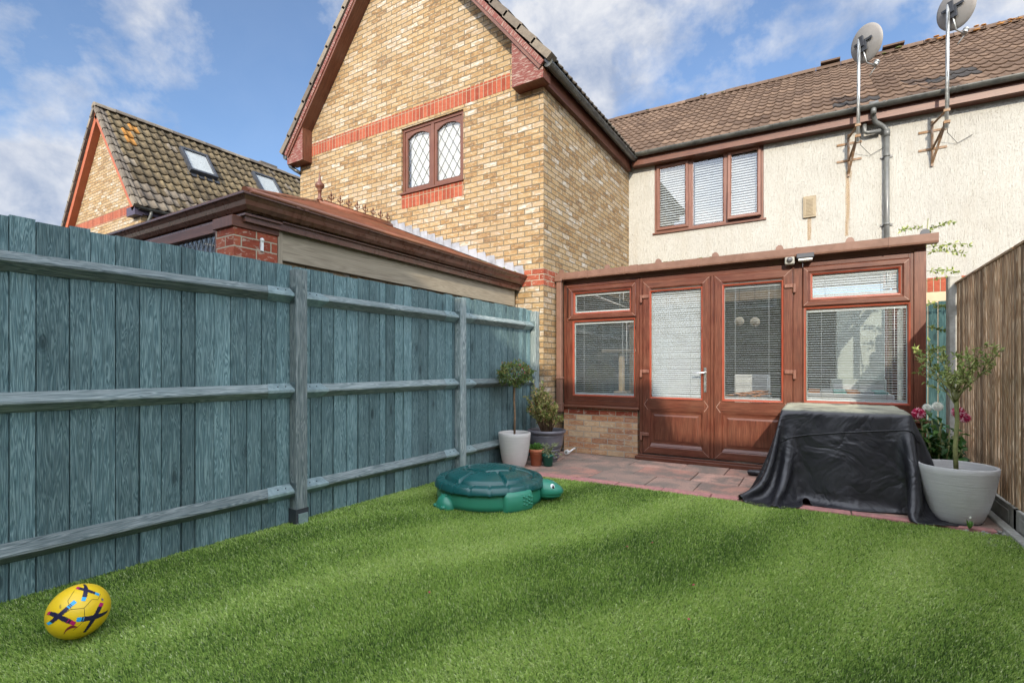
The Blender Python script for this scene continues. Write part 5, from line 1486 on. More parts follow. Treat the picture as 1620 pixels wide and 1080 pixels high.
# ------------------------------------------------------------------ covered barbecue
def rest_flat(X, Y, F, ny):
    gx = X[F // ny].mean(1); gy = Y[F % ny].mean(1)
    return gx, gy
def cloth_cover():
    rng = np.random.default_rng(12)
    bx0, bx1, by0, by1, H = -.29, .655, 5.09, 6.10, .782
    skl, skr, skf, skb = .765, .715, .785, .60
    nx, ny = 92, 84
    X = np.linspace(bx0 - skl, bx1 + skr, nx); Y = np.linspace(by0 - skf, by1 + skb, ny)
    P = np.stack(np.meshgrid(X, Y, indexing='ij') + [np.full((nx, ny), H + .012)], -1)
    lx, ly = X[1] - X[0], Y[1] - Y[0]
    P[..., 2] += rng.normal(0, .003, (nx, ny))
    ca, sa_ = math.cos(R(7)), math.sin(R(7)); mxc, myc = (bx0 + bx1) / 2, (by0 + by1) / 2
    qx, qy = P[..., 0] - mxc, P[..., 1] - myc
    P[..., 0] = mxc + qx * ca - qy * sa_; P[..., 1] = myc + qx * sa_ + qy * ca
    pin = (P[..., 0] > bx0 + .01) & (P[..., 0] < bx1 - .01) & (P[..., 1] > by0 + .01) & (P[..., 1] < by1 - .01)
    old = P.copy(); w_ = np.where(pin, 0., 1.)[..., None]
    rest = P.copy()
    def con(a, b, L, k):
        A = P[a]; B = P[b]; d = B - A; l = np.sqrt((d * d).sum(-1, keepdims=True)) + 1e-9
        wa, wb = w_[a], w_[b]; ws = wa + wb; ws[ws == 0] = 1
        c = k * (l - L) / l * d / ws
        P[a] = A + c * wa; P[b] = B - c * wb
    sl_ = slice
    for it in range(230):
        vel = (P - old) * .975; old = P.copy()
        P = P + w_ * vel; P[..., 2:3] -= w_ * .0013
        # a gentle tug as if pulled out at the left front and right front
        for _ in range(9):
            for s0 in (0, 1):
                con((sl_(s0, nx - 1, 2), sl_(None)), (sl_(s0 + 1, nx, 2), sl_(None)), lx, 1.)
                con((sl_(None), sl_(s0, ny - 1, 2)), (sl_(None), sl_(s0 + 1, ny, 2)), ly, 1.)
            dg = math.hypot(lx, ly)
            con((sl_(0, nx - 1), sl_(0, ny - 1)), (sl_(1, nx), sl_(1, ny)), dg, .22); con((sl_(0, nx - 1), sl_(1, ny)), (sl_(1, nx), sl_(0, ny - 1)), dg, .22)
            con((sl_(0, nx - 3), sl_(None)), (sl_(3, nx), sl_(None)), lx * 3, .10); con((sl_(None), sl_(0, ny - 3)), (sl_(None), sl_(3, ny)), ly * 3, .10)
            # collide with a body that splays towards the ground on the left and front
            z = np.clip(P[..., 2], 0, H); k = (H - z) / H
            xl = bx0 - .07 * k ** 1.1 - .03 * k * np.sin(P[..., 1] * 11); xr = bx1 + .00 * k; yf = by0 - (.07 + .06 * np.clip((P[..., 0] - bx0) / (bx1 - bx0), 0, 1)) * k - .03 * k * np.sin(P[..., 0] * 9.0); yb = by1 + 0 * k
            ins = (P[..., 0] > xl) & (P[..., 0] < xr) & (P[..., 1] > yf) & (P[..., 1] < yb) & (P[..., 2] < H + .004)
            dl = P[..., 0] - xl; dr = xr - P[..., 0]; df = P[..., 1] - yf; db = yb - P[..., 1]; dt = H + .004 - P[..., 2]
            D = np.stack([dl, dr, df, db, dt], -1); mi = D.argmin(-1)
            P[..., 0] = np.where(ins & (mi == 0), xl, np.where(ins & (mi == 1), xr, P[..., 0]))
            P[..., 1] = np.where(ins & (mi == 2), yf, np.where(ins & (mi == 3), yb, P[..., 1]))
            P[..., 2] = np.where(ins & (mi == 4), H + .004, P[..., 2])
            gr = P[..., 2] < .006
            P[..., 2] = np.where(gr, .006, P[..., 2])
            P[..., 1] = np.minimum(P[..., 1], 6.20)
            P[..., 0] = np.maximum(P[..., 0], -1.2)
            P = np.where(pin[..., None], rest, P)
        fr_ = P[..., 2] < .012
        old[fr_] = P[fr_] * .7 + old[fr_] * .3
    mb = MB()
    me = bpy.data.meshes.new('barbecue_cover')
    idx = np.arange(nx * ny).reshape(nx, ny)
    F = np.stack([idx[:-1, :-1], idx[1:, :-1], idx[1:, 1:], idx[:-1, 1:]], -1).reshape(-1, 4)
    FX, FY = rest_flat(X, Y, F, ny)
    ddx = np.maximum(np.maximum(bx0 - FX, FX - bx1), 0); ddy = np.maximum(np.maximum(by0 - FY, FY - by1), 0)
    F = F[np.hypot(ddx, ddy) < .80]                       # rounded corners
    me.from_pydata(P.reshape(-1, 3).tolist(), [], F.tolist())
    uvl = me.uv_layers.new(name='UVMap'); uvl.data.foreach_set('uv', rest[..., :2].reshape(-1, 2)[F.ravel()].astype(np.float32).ravel())
    me.polygons.foreach_set('use_smooth', [True] * len(F)); me.materials.append(M['cover'])
    o = bpy.data.objects.new('barbecue_cover', me); COL.objects.link(o)
    sb = o.modifiers.new('smooth', 'SUBSURF'); sb.levels = 1; sb.render_levels = 1
    so = o.modifiers.new('thick', 'SOLIDIFY'); so.thickness = .003
    # stitched seam across the front, following the cloth
    jr = int(round((skf - .16) / ly)); sm = MB()
    row = [Vector(P[i, jr]) for i in range(int(skl / lx) - 3, int((skl + bx1 - bx0) / lx) + 2)]
    sm.tube([q + Vector((0, -.006, 0)) for q in row], .0045, 6)
    sm.build('seam', M['cover'], o, world=False)
    tag(o, 'black waterproof cover draped over a barbecue table in front of the right window', 'cover')
cloth_cover()
t = thing('barbecue_table', 'table shaped barbecue hidden under the black cover', 'barbecue', (.18, 5.65, 0))
b = MB(); b.box(-.27, .635, 5.11, 6.08, .70, .778); b.build('table_top', M['darkmetal'], t)
for x in (-.25, .62):
    for y in (5.16, 6.0): b = MB(); b.box(x - .02, x + .02, y - .02, y + .02, -.002, .70); b.build('leg', M['darkmetal'], t)

# ------------------------------------------------------------------ pots and plants
def leaf_quad(mb, p, d, n_, L, W, m=0, t=.5, fold=.25):
    """pointed leaf of two folded halves"""
    d = d.normalized(); s = d.cross(n_).normalized(); n_ = s.cross(d)
    a = p; tip = p + d * L - n_ * L * .12; mid = p + d * L * .45 + n_ * L * .03
    l = mid + s * W * .5 + n_ * W * fold; r = mid - s * W * .5 + n_ * W * fold
    mb.add([a, mid, l], None, m, t); mb.add([mid, tip, l], None, m, t); mb.add([a, r, mid], None, m, t); mb.add([r, tip, mid], None, m, t)
def rdir(rnd): 
    z = rnd.uniform(-1, 1); a = rnd.uniform(0, 6.283); q = math.sqrt(1 - z * z); return Vector((q * math.cos(a), q * math.sin(a), z))
def pot(name, label, c, prof, mat, soil_r, soil_z, group=None):
    t = thing(name, label, 'plant pot', c, group)
    b = MB(); b.lathe(prof, c, 56); b.build('vessel', mat, t)
    b = MB(); b.lathe([(0, soil_z + .006), (soil_r * .5, soil_z + .004), (soil_r, soil_z)], c, 24); b.build('soil', M['soil'], t)
    return t
def potprof(rb, rt, h, wall=.02, bulge=.02, n=10):
    P = [(0, 0), (rb * .96, 0)]
    for i in range(n + 1):
        f_ = i / n; P.append((rb + (rt - rb) * f_ ** .72 + bulge * math.sin(math.pi * f_) * .4, .004 + (h - .008) * f_))
    P += [(rt - .004, h), (rt - wall, h), (rt - wall - .004, h - .01), (rt - wall - .012, h * .80), (rt * .8 - wall, h * .6)]
    return P
# right: big grey pot with a young standard tree
pr_c = (.905, 5.03, -.008)
pot('plant_pot', 'large mid-grey ribbed pot beside the right hand fence', pr_c, potprof(.135, .242, .43), M['pot_b'], .205, .36)
tr = thing('young_tree', 'spindly young tree with sparse pale leaves in the large right hand pot', 'tree', (.90, 5.02, .35))
b = MB(); rt_ = random.Random(2)
stem = [Vector((.90, 5.02, .34)), Vector((.893, 5.02, .55)), Vector((.905, 5.02, .75)), Vector((.90, 5.02, .92)), Vector((.895, 5.02, 1.0))]
b.tube(stem, [.016, .015, .014, .014, .017], 10)
LV = MB()
def branch(p, d, L, r, depth):
    pts = [p]; n = 5
    for i in range(n):
        d = (d + rdir(rt_) * .16 + Vector((0, 0, .05))).normalized(); p = p + d * L / n; pts.append(p)
    b.tube(pts, [r * (1 - .75 * i / n) for i in range(n + 1)], 6, 1 if depth else 0)
    if depth:
        for i in range(int(17 * L / .25)):
            f_ = rt_.uniform(.25, 1.0); k = min(int(f_ * n), n - 1); q = pts[k].lerp(pts[k + 1], f_ * n - k)
            leaf_quad(LV, q, (d * .6 + rdir(rt_)).normalized(), rdir(rt_), rt_.uniform(.026, .048), rt_.uniform(.012, .018), 0, rt_.random())
    else:
        for k in range(5):
            i = rt_.randint(2, n); dd = (d + rdir(rt_) * .75).normalized(); branch(pts[i], dd, L * rt_.uniform(.45, .85), r * .5, 1)
        branch(pts[-1], d, L * .5, r * .35, 1)
for k in range(11):
    a = k / 11 * 6.283 + rt_.uniform(-.3, .3); up = rt_.uniform(.35, 1.7)
    branch(stem[-1] - Vector((0, 0, rt_.uniform(0, .12))), Vector((math.cos(a), math.sin(a), up)).normalized(), rt_.uniform(.22, .36), .008, 0)
b.build('trunk', [M['stemgreen'], M['stemgreen']], tr); LV.build('crown', M['leaf_olive'], tr)
# keep it off the fence: nothing else needed
# dahlias behind the pot
dh = thing('dahlia_plant', 'bushy dahlia with pink and white flower heads between the cover and the grey pot', 'plant', (.87, 5.55, 0))
b = MB(); LV = MB(); rd_ = random.Random(17)
for k in range(30):
    a = rd_.uniform(0, 6.28); rr_ = rd_.uniform(.02, .2); top = Vector((.88 + math.cos(a) * rr_ * .8, 5.50 + math.sin(a) * rr_ * 1.2, rd_.uniform(.4, .72)))
    p0 = Vector((.87, 5.55, 0)); pts = [p0.lerp(top, i / 5) + rdir(rd_) * .008 for i in range(6)]; b.tube(pts, .005, 6)
    for i in range(26):
        f_ = rd_.uniform(.15, 1.0); q = p0.lerp(top, f_); L = rd_.uniform(.06, .105)
        d_ = (Vector((math.cos(a), math.sin(a), .2)) * .5 + rdir(rd_)).normalized()
        leaf_quad(LV, q + d_ * .02, d_, Vector((0, 0, 1)) + rdir(rd_) * .5, L, L * .58, 0, rd_.random() ** 1.4)
b.build('stem', M['stemgreen'], dh); LV.build('foliage', M['leaf_dark'], dh)
def bloom(c, r_, mat, nd):
    q = MB(); c = Vector(c); ax = Vector((-.35, -1, .35)).normalized(); rnd = random.Random(int(c.x * 1000))
    for i in range(70):
        f_ = (i + .5) / 70; th = math.acos(1 - 1.35 * f_); ph = i * 2.39996
        xq = ax.cross(Vector((0, 0, 1))).normalized(); yq = ax.cross(xq)
        d_ = ax * math.cos(th) + (xq * math.cos(ph) + yq * math.sin(ph)) * math.sin(th)
        leaf_quad(q, c, d_, ax, r_, r_ * .42, 0, rnd.random() if rnd.random() < .8 else 1, .35)
    q.build('flower', mat, nd)
bloom((.72, 5.36, .78), .052, M['petal'], dh); bloom((.985, 5.42, .795), .052, M['petal'], dh); bloom((1.02, 5.40, .755), .045, M['petal'], dh); bloom((.90, 5.72, .82), .045, M['petal_w'], dh); bloom((.84, 5.80, .80), .04, M['petal_w'], dh)
# weed at the pot
wd_ = MB(); rw = random.Random(3)
for i in range(14):
    d_ = Vector((rw.uniform(-.5, .5), rw.uniform(-.5, .2), 1)); leaf_quad(wd_, Vector((.93, 4.80, 0)), d_, Vector((0, -1, .2)), rw.uniform(.04, .08), .012, 0, rw.random())
for i in range(5): leaf_quad(wd_, Vector((.935, 4.795, .085)), Vector((math.cos(i * 1.256), 0, math.sin(i * 1.256))), Vector((0, -1, 0)), .01, .007, 1, .5)
tag(wd_.build('weed', [M['leaf_bright'], M['petal_w']]), 'tiny pale flowered weed growing at the foot of the large grey pot', 'plant')

# left: standard shrub in pale pot
pl = (-3.03, 5.0, 0)
pot('plant_pot', 'pale stone-coloured tapered pot by the teal fence behind the turtle', pl, potprof(.120, .190, .405), M['pot_a'], .16, .35)
ls = thing('standard_shrub', 'lollipop shrub with a bare stem and round leafy head in the pale pot', 'shrub', (-3.03, 5.0, .35))
b = MB(); b.tube([(-3.03, 5.0, .34), (-3.025, 5.0, .6), (-3.035, 5.0, .8), (-3.03, 5.0, 1.0)], [.013, .012, .012, .014], 9)
LV = MB(); r4 = random.Random(44); cc = Vector((-3.0, 4.96, 1.09))
for k in range(40):
    d_ = rdir(r4); d_.z *= .55; tip = cc + Vector((d_.x * .20, d_.y * .20, d_.z * .15 + (.02))) 
    b.tube([(-3.03, 5.0, .97), (Vector((-3.03, 5.0, .97)).lerp(tip, .5) + Vector((0, 0, .01))), tip], [.005, .003, .0015], 5)
for k in range(1700):
    d_ = rdir(r4); rad = r4.uniform(.5, 1.0) ** .6
    sc_ = .205 * (1 + .18 * math.sin(d_.x * 7 + 1) * math.cos(d_.y * 6) + .12 * math.sin(d_.z * 9))
    q = cc + Vector((d_.x * sc_ * rad, d_.y * sc_ * rad, d_.z * .135 * rad * (1 + .2 * math.sin(d_.x * 8))))
    leaf_quad(LV, q, (d_ + rdir(r4) * .9).normalized(), rdir(r4), r4.uniform(.022, .038), r4.uniform(.013, .020), 0, min(1, r4.random() * .9 + (.1 if d_.z > 0 else 0)))
b.build('stem', M['bark'], ls); LV.build('crown', M['leaf_box'], ls)
q = MB()
for k in range(3):
    for i in range(5): leaf_quad(q, cc + Vector((.14 + k * .03, -.12, .10 - k * .04)), rdir(r4), rdir(r4), .014, .009, 0, .4)
q.build('blossom', M['petal'], ls)
# charcoal ribbed pot + variegated bush
pc = (-2.90, 5.56, 0)
P = [(0, 0), (.135, 0), (.14, .02)]
nr = 7
for i in range(nr):
    z = .03 + i * .044; r0 = .150 + .062 * (i / nr); P += [(r0 - .012, z), (r0 + .008, z + .008), (r0 + .014, z + .020), (r0 + .008, z + .034), (r0 - .010, z + .042)]
P += [(.222, .345), (.238, .350), (.240, .385), (.222, .388), (.218, .35), (.2, .2)]
pot('plant_pot', 'charcoal plastic pot with horizontal ribs in the corner by the conservatory', pc, P, M['pot_c'], .21, .33)
vb = thing('variegated_bush', 'yellow-green variegated bush growing in the ribbed charcoal pot', 'bush', (-2.90, 5.56, .33))
b = MB(); LV = MB(); r5 = random.Random(15)
for k in range(74):
    a = r5.uniform(0, 6.28); sp = r5.uniform(.03, .24); left = 1.0
    base_ = Vector((-2.90 + math.cos(a) * .05, 5.56 + math.sin(a) * .05, .33)); tip = Vector((-2.915 + math.cos(a) * sp, 5.52 + math.sin(a) * sp * .8, .42 + r5.uniform(.2, .52) * (1 - .6 * sp / .26) + .12 * max(0, -math.cos(a))))
    if k < 9: tip = Vector((-3.06 + r5.uniform(-.02, .12), 5.42 + r5.uniform(-.1, .1), r5.uniform(.75, 1.0)))
    mid = base_.lerp(tip, .5) + Vector((0, 0, .06))
    b.tube([base_, mid, tip], [.006, .004, .002], 5)
    for i in range(34):
        f_ = r5.uniform(.35, 1.05); q = base_.lerp(mid, f_ * 2) if f_ < .5 else mid.lerp(tip, f_ * 2 - 1)
        d_ = ((tip - mid).normalized() * .6 + rdir(r5)).normalized()
        leaf_quad(LV, q, d_, rdir(r5), r5.uniform(.035, .055), r5.uniform(.012, .019), 0, r5.random())
b.build('branch', M['bark'], vb); LV.build('foliage', M['leaf_var'], vb)
# small pots
pt = (-2.86, 5.22, 0)
pot('plant_pot', 'small terracotta pot with rolled rim beside the pale pot', pt, [(0, 0), (.060, 0), (.078, .155), (.090, .158), (.094, .195), (.084, .197), (.080, .165), (.07, .1)], M['terracotta'], .08, .165)
s_ = thing('herb_plant', 'small bright green herb filling the terracotta pot', 'plant', (pt[0], pt[1], .165))
LV = MB(); r6 = random.Random(6)
for k in range(330):
    d_ = rdir(r6); d_.z = abs(d_.z); q = Vector((pt[0], pt[1], .17)) + Vector((d_.x * .085, d_.y * .085, d_.z * .085)) * r6.uniform(.4, 1)
    leaf_quad(LV, q, d_ + rdir(r6) * .6, rdir(r6), .030, .018, 0, r6.random())
LV.build('foliage', M['leaf_bright'], s_)
pg = (-2.73, 5.27, 0)
pot('plant_pot', 'small dark green plastic pot on the patio beside the terracotta pot', pg, [(0, 0), (.052, 0), (.066, .11), (.074, .112), (.076, .135), (.070, .136), (.066, .12), (.06, .08)], M['grnpot'], .066, .115)
s_ = thing('trailing_plant', 'straggly sage-green plant spilling over the small green pot', 'plant', (pg[0], pg[1], .115))
LV = MB(); b = MB(); r7 = random.Random(16)
for k in range(26):
    a = r7.uniform(0, 6.28); tip = Vector((pg[0] + math.cos(a) * .15 * r7.uniform(.3, 1) + (.06 if k % 3 == 0 else 0), pg[1] + math.sin(a) * .12, .15 + r7.uniform(-.05, .12)))
    p0 = Vector((pg[0], pg[1], .115)); mid = p0.lerp(tip, .5) + Vector((0, 0, .05)); b.tube([p0, mid, tip], .002, 4)
    for i in range(12):
        f_ = r7.uniform(.3, 1); q = p0.lerp(mid, f_ * 2) if f_ < .5 else mid.lerp(tip, f_ * 2 - 1); leaf_quad(LV, q, rdir(r7), rdir(r7), .022, .012, 0, r7.random())
b.build('stem', M['stemgreen'], s_); LV.build('foliage', M['leaf_sage'], s_)
# little white outlet cap in the corner
b = MB(); b.tube([(-2.83, 6.05, .03), (-2.83, 6.18, .05), (-2.83, 6.262, .06)], [.012, .012, .012], 8); b.tube([(-2.83, 5.985, .045), (-2.83, 6.03, .045)], .032, 18); b.tube([(-2.83, 5.980, .045), (-2.83, 5.984, .045)], .016, 14, 1)
tag(b.build('outlet_cap', [M['white'], M['concrete']], bevel=.003), 'round white pipe end standing off the low brick wall', 'pipe')
# climber poking out beside the conservatory eave
cl = thing('climber', 'leafy climber shoots poking out behind the right end of the conservatory', 'plant', (1.05, 7.0, 0))
b = MB(); LV = MB(); r8 = random.Random(19)
main = [Vector((1.02, 7.1, 0)), Vector((1.0, 7.05, .9)), Vector((1.0, 7.0, 1.7)), Vector((.98, 6.9, 2.3)), Vector((1.0, 6.85, 2.75))]
b.tube(main, [.012, .010, .008, .006, .004], 7)
for p0, d_, L in ((Vector((.99, 6.9, 2.45)), Vector((1, -.1, .12)), .34), (Vector((1.0, 6.9, 2.40)), Vector((1, 0, .02)), .30), (Vector((.99, 6.9, 2.62)), Vector((.6, -.2, .3)), .22), (Vector((.96, 6.9, 2.66)), Vector((-.8, -.6, .05)), .25), (Vector((1.0, 6.92, 2.2)), Vector((1, 0, .15)), .26),
                  (Vector((1.0, 6.95, 2.10)), Vector((1, 0, .22)), .46), (Vector((1.0, 6.95, 1.85)), Vector((1, -.1, .0)), .22), (Vector((1, 6.95, 1.6)), Vector((.6, -.3, -.1)), .18), (Vector((1, 6.95, 1.35)), Vector((.7, -.3, .1)), .2)):
    q = p0; pts = [q]; d_ = d_.normalized()
    for i in range(6):
        d_ = (d_ + Vector((0, 0, -.05)) + rdir(r8) * .08).normalized(); q = q + d_ * L / 6; pts.append(q)
        for j in range(6):
            leaf_quad(LV, q + rdir(r8) * .01, (d_ * .5 + rdir(r8)).normalized(), rdir(r8), r8.uniform(.035, .055), r8.uniform(.018, .026), 0, r8.random())
    b.tube(pts, .003, 5)
b.build('stem', M['stemgreen'], cl); LV.build('foliage', M['leaf_olive'], cl)

# ------------------------------------------------------------------ turtle sandbox
TX, TY = -2.50, 3.70
tt = thing('turtle_sandbox', 'green plastic turtle sandpit with dark teal shell lid on the lawn by the fence', 'sandpit', (TX, TY, 0))
def lathe_mod(prof, n=96):
    pass
HA = R(24)
b = MB()
b.lathe([(0, .0), (.445, 0), (.462, .008), (.468, .05), (.462, .150), (.452, .175), (.43, .175)], (TX, TY, .0), 80)
b.build('base', M['turtle'], tt)
# flippers
def flipper(ang, r0, L, W, h, big=False):
    q = MB(); d = Vector((math.cos(ang), math.sin(ang), 0)); s = Vector((-d.y, d.x, 0)); c = Vector((TX, TY, 0)) + d * r0
    if big:
        # broad foot wrapping round the side
        n = 18; a0, a1 = ang - W, ang + W
        rings = []
        for zf, ro, in ((0.0, .035), (.02, .048), (.12, .042), (.158, .022), (.165, 0.0)):
            ring_ = []
            for i in range(n + 1):
                a = a0 + (a1 - a0) * i / n; e = min(1, min(i, n - i) / 1.6); rr_ = .462 + ro * e ** .5 * 1.0
                ring_.append(Vector((TX + math.cos(a) * rr_, TY + math.sin(a) * rr_, zf * (1.0 if 0 < i < n else .97))))
            rings.append(ring_)
        for i in range(len(rings) - 1):
            for k in range(n): q.add([rings[i][k], rings[i][k + 1], rings[i + 1][k + 1], rings[i + 1][k]], None, 0, .5, True)
        for k in range(12):
            a = a1 - .08 - (k % 4) * .055; z = .045 + (k // 4) * .030
            q.sphere((TX + math.cos(a) * .506, TY + math.sin(a) * .506, z + (k % 2) * .012), .012, 8, 6, 0, sc=(1, 1, .8))
    else:
        T = Matrix.Rotation(ang, 3, 'Z')
        n, mv = 24, 10
        q.sphere(c, 1, 26, 14, 0, .5, (L, W, h), T)
        for k in range(3): q.sphere(c + d * L * .80 + s * (k - 1) * W * .55 + Vector((0, 0, h * .18)), .020, 10, 8, 0, sc=(1.2, 1, .8))
        for k in range(9): q.sphere(c + d * (L * .25 - (k % 3) * .03) + s * ((k // 3) - 1) * .035 + Vector((0, 0, h * .93)), .010, 7, 5)
    q.build('flipper', M['turtle'], tt)
flipper(R(-108), .46, .085, .10, .115); flipper(R(150), .46, .09, .10, .11)
flipper(R(-26), 0, 0, .30, 0, True); flipper(R(76), 0, 0, .24, 0, True)
# head
hd = Vector((math.cos(HA), math.sin(HA), 0)); hs = Vector((-hd.y, hd.x, 0))
HM = Matrix(((hd.x, hs.x, 0), (hd.y, hs.y, 0), (0, 0, 1)))
q = MB(); c0 = Vector((TX, TY, 0)) + hd * .50
def headpt(u, v):
    th = math.pi * v; ph = 2 * math.pi * u
    x = math.sin(th) * math.cos(ph); y = math.sin(th) * math.sin(ph); z = math.cos(th)
    L = .155 if x > 0 else .10
    zz = z * (.098 if z > 0 else .075)
    # brow dome at the back, muzzle lower in front
    if z > 0: zz *= 1.0 - .35 * max(0, x) ** 1.5 + .12 * max(0, -x)
    # mouth groove
    g_ = math.exp(-((z + .38) / .07) ** 2) * max(0, x + .2)
    sc_ = 1 - .09 * g_ 
    if z < -.38: sc_ *= 1.04
    return c0 + HM @ Vector((x * L * sc_, y * .098 * sc_, zz + .085))
NU, NV = 44, 34
for i in range(NV):
    for j in range(NU):
        P = [headpt(j / NU, i / NV), headpt(j / NU, (i + 1) / NV), headpt((j + 1) / NU, (i + 1) / NV), headpt((j + 1) / NU, i / NV)]
        if i == 0: P = P[:3]
        if i == NV - 1: P = [P[0], P[1], P[3]]
        q.add(P, None, 0, .5, True)
hdo = q.build('head', M['turtle'], tt)
for sgn in (-1, 1):
    q = MB(); ec = c0 + HM @ Vector((.062, sgn * .066, .130)); nrm_ = (HM @ Vector((.35, sgn * .85, .35))).normalized()
    zq = nrm_; xq = Vector((0, 0, 1)).cross(zq).normalized(); yq = zq.cross(xq); E = Matrix(((xq.x, yq.x, zq.x), (xq.y, yq.y, zq.y), (xq.z, yq.z, zq.z)))
    q.sphere(ec, 1, 18, 10, 0, .5, (.022, .029, .011), E); q.sphere(ec + nrm_ * .0045 + HM @ Vector((.003, 0, 0)), 1, 16, 10, 1, .5, (.012, .018, .009), E); q.sphere(ec + nrm_ * .0105 + Vector((0, 0, .006)), .0035, 8, 6, 0)
    q.build('eye', [M['white'], m_simple('pupil_black', (.01, .01, .012), .2)], hdo)
# lid: polar height field with a raised centre hexagon and radiating plates
def lidh(x, y):
    r = math.hypot(x, y); a = math.atan2(y, x)
    rim = .487
    if r > .405:
        f_ = (r - .405) / (rim - .405); z = .205 - .012 * f_ - .045 * max(0, (f_ - .72) / .28) ** 1.5
        nt_ = abs(((a / (2 * math.pi) * 18) % 1) - .5)
        if nt_ > .465: z -= .012
        return z
    z = .212 + .078 * (1 - (r / .405) ** 2) ** .8
    # stretched hexagon edge
    def hexd(px, py, s):
        px, py = abs(px), abs(py); return max(px * .5 + py * .866, px) - s
    hx = hexd(x * .80, y * 1.0, .165)
    gr = math.exp(-(hx / .012) ** 4)
    if hx > 0:
        sec = (a - R(0)) / (math.pi / 3); fr = abs(sec - round(sec)); dd = fr * math.pi / 3 * r
        ga = math.exp(-(dd / .012) ** 4); gr = max(gr, ga)
    edge = math.exp(-((r - .395) / .014) ** 2); gr = max(gr, edge)
    return z - .030 * gr
q = MB(Matrix.Translation((TX, TY, 0)) @ Matrix.Rotation(HA, 4, 'Z')); nr_, na = 86, 216
V = [[None] * (na) for _ in range(nr_ + 1)]
for i in range(nr_ + 1):
    r_ = .487 * i / nr_
    for k in range(na):
        a = 2 * math.pi * k / na; V[i][k] = Vector((r_ * math.cos(a), r_ * math.sin(a), lidh(r_ * math.cos(a), r_ * math.sin(a))))
for i in range(nr_):
    for k in range(na):
        j = (k + 1) % na
        if i == 0: q.add([V[0][0], V[1][k], V[1][j]], None, 0, .5, True)
        else: q.add([V[i][k], V[i + 1][k], V[i + 1][j], V[i][j]], None, 0, .5, True)
for k in range(na):
    j = (k + 1) % na; a_, b_ = V[nr_][k], V[nr_][j]; q.add([a_, a_ + Vector((0, 0, -.012)), b_ + Vector((0, 0, -.012)), b_], None, 0, .5, True)
    q.add([a_ + Vector((0, 0, -.012)), Vector((a_.x * .9, a_.y * .9, .147)), Vector((b_.x * .9, b_.y * .9, .147)), b_ + Vector((0, 0, -.012))], None, 0, .5, True)
q.build('lid', M['lid'], tt)

# ------------------------------------------------------------------ ball
BC = Vector((-2.735, .865, .112)); BR = .110
bl = thing('football', 'yellow football with navy, magenta and cyan crosses lying on the lawn', 'ball', (BC.x, BC.y, 0))
q = MB(); q.sphere(BC, BR, 64, 40); q.build('ball_surface', M['ballY'], bl)
# ball-facing frame: w towards the camera
wv = (Vector((0, 0, CAMH)) - BC).normalized(); uv_ = Vector((0, 0, 1)).cross(wv).normalized(); vv_ = wv.cross(uv_)
def bp(x, y, lift=.0006):
    """x right, y up as angles (rad) on the ball"""
    d = wv + uv_ * math.tan(max(-1.35, min(1.35, x))) + vv_ * math.tan(max(-1.35, min(1.35, y)))
    return BC + d.normalized() * (BR + lift)
pr_ = MB(); rb2 = random.Random(8)
def strip(x0, y0, x1, y1, w0, w1, cols, n=26, lift=.0008):
    """painted arm; cols(f) -> material index"""
    dx, dy = x1 - x0, y1 - y0; L = math.hypot(dx, dy); nx_, ny_ = -dy / L, dx / L
    for i in range(n):
        f0, f1 = i / n, (i + 1) / n; m_ = cols((f0 + f1) / 2)
        a0, a1 = (w0 + (w1 - w0) * f0) / 2, (w0 + (w1 - w0) * f1) / 2
        jag = rb2.uniform(.8, 1.1)
        for s0 in range(4):
            t0, t1 = -1 + s0 * .5, -.5 + s0 * .5
            pr_.add([bp(x0 + dx * f0 + nx_ * a0 * t0 * jag, y0 + dy * f0 + ny_ * a0 * t0 * jag, lift), bp(x0 + dx * f1 + nx_ * a1 * t0 * jag, y0 + dy * f1 + ny_ * a1 * t0 * jag, lift),
                     bp(x0 + dx * f1 + nx_ * a1 * t1 * jag, y0 + dy * f1 + ny_ * a1 * t1 * jag, lift), bp(x0 + dx * f0 + nx_ * a0 * t1 * jag, y0 + dy * f0 + ny_ * a0 * t1 * jag, lift)], None, m_, .5, True)
def grad(endm):
    def c(f):
        if f < .58: return 0
        if f < .82: return endm if rb2.random() < (f - .5) * 2.6 else 0
        return endm
    return c
def cross(cx_, cy_, rot, L=.42, arms=(1, 2, 1, 2), w=.15, squ=1.0):
    for k in range(4):
        a = rot + k * math.pi / 2 + (.10 if k % 2 else -.10)
        strip(cx_, cy_, cx_ + math.cos(a) * L, cy_ + math.sin(a) * L, w, w * .8, grad(arms[k]), lift=.0008 + k * .0001)
cross(-.62, -.02, R(44), .66, (2, 1, 2, 1), .20)
cross(.30, .80, R(-25), .50, (2, 0, 1, 2), .18)
cross(.52, -.42, R(72), .60, (1, 2, 0, 0), .20)
# curved tick
pts = []
for i in range(19):
    f_ = i / 18; x = -.62 + .58 * f_; y = -.86 + .36 * math.sin(f_ * 2.3) ; wd2 = .015 + .11 * math.sin(math.pi * min(1, f_ * .95 + .02)) ** 1.0 * (.35 + .65 * f_)
    pts.append((x, y, wd2 if f_ < .97 else .01))
for (x0, y0, w0), (x1, y1, w1) in zip(pts[:-1], pts[1:]):
    pr_.add([bp(x0, y0 - w0, .001), bp(x1, y1 - w1, .001), bp(x1, y1 + w1 * .2, .001), bp(x0, y0 + w0 * .2, .001)], None, 3, .5, True)
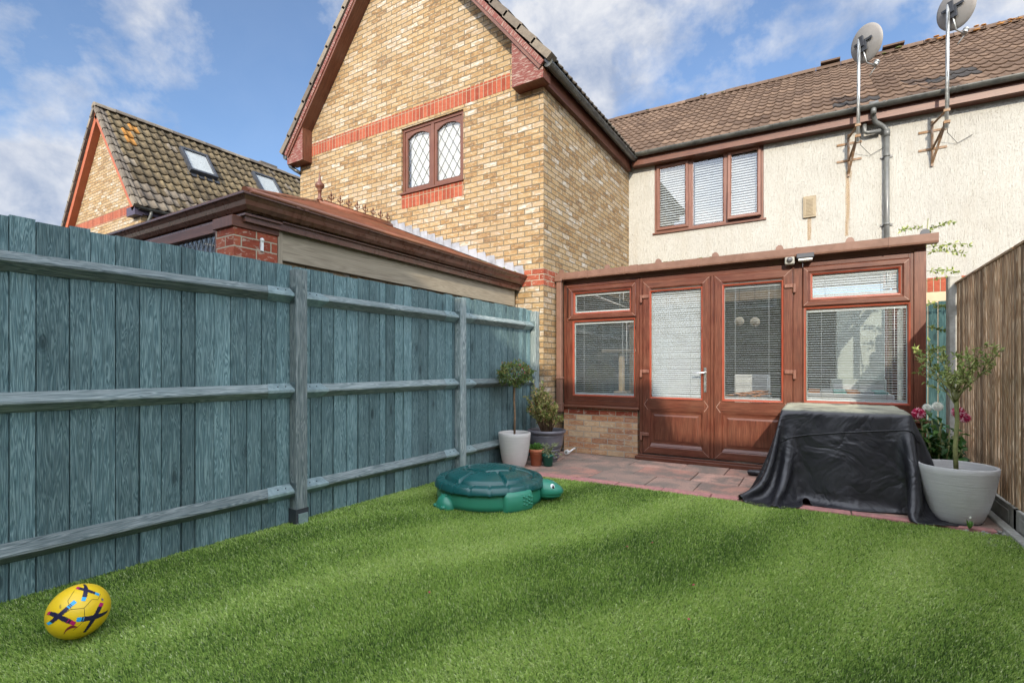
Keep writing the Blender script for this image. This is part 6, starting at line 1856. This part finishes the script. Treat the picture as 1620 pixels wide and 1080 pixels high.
# badge at right: dark disc with pale ring
for r0, r1, m_ in ((0, .075, 0), (.045, .056, 4)):
    for k in range(20):
        a0, a1 = k * .31416, (k + 1) * .31416; cx_, cy_ = .80, .30
        P = [bp(cx_ + r1 * .6 * math.cos(a0), cy_ + r1 * math.sin(a0), .0012 + m_ * .0002), bp(cx_ + r1 * .6 * math.cos(a1), cy_ + r1 * math.sin(a1), .0012 + m_ * .0002)]
        if r0 == 0: P.append(bp(cx_, cy_, .0012))
        else: P += [bp(cx_ + r0 * .6 * math.cos(a1), cy_ + r0 * math.sin(a1), .002), bp(cx_ + r0 * .6 * math.cos(a0), cy_ + r0 * math.sin(a0), .002)]
        pr_.add(P, None, m_, .5, True)
# small dark mark top left
for i in range(4): strip(-.62 + i * .01, .42 - i * .04, -.57 + i * .012, .45 - i * .045, .02, .015, lambda f: 0, 3)
pr_.build('print', [M['navy'], M['magenta'], M['cyan'], M['maroon'], M['white']], bl)
sm_ = MB()
def seam(pts_):
    P = []
    for (x0, y0), (x1, y1) in zip(pts_[:-1], pts_[1:]):
        for k in range(8): P.append(bp(x0 + (x1 - x0) * k / 8, y0 + (y1 - y0) * k / 8, .0002))
    P.append(bp(*pts_[-1], .0002)); sm_.tube(P, .0009, 6)
seam([(-.22, .12), (.16, .06), (.42, .34)]); seam([(.16, .06), (.18, -.42)]); seam([(-.22, .12), (-.36, .5), (-.2, .9)]); seam([(.42, .34), (.62, .30), (.8, .6)]); seam([(-.22, .12), (-.55, .0)]); seam([(.18, -.42), (-.2, -.7)])
sm_.build('seam', M['seam'], bl)

# a few red petals / leaves on the lawn
for i, (x, y) in enumerate(((-1.05, 3.1), (-.92, 3.25), (-.55, 2.75), (-1.7, 1.95), (-.5, 2.35))):
    q = MB(); leaf_quad(q, Vector((x, y, .022)), Vector((math.cos(i * 2), math.sin(i * 2), .1)), Vector((0, 0, 1)), .022, .014, 0, .2)
    tag(q.build('fallen_petal', M['petal']), 'tiny fallen red petal lying on the artificial turf', 'petal', 'fallen petals on the lawn')

S.cycles.use_adaptive_sampling = True
S.cycles.max_bounces = 8
S.cycles.transparent_max_bounces = 24
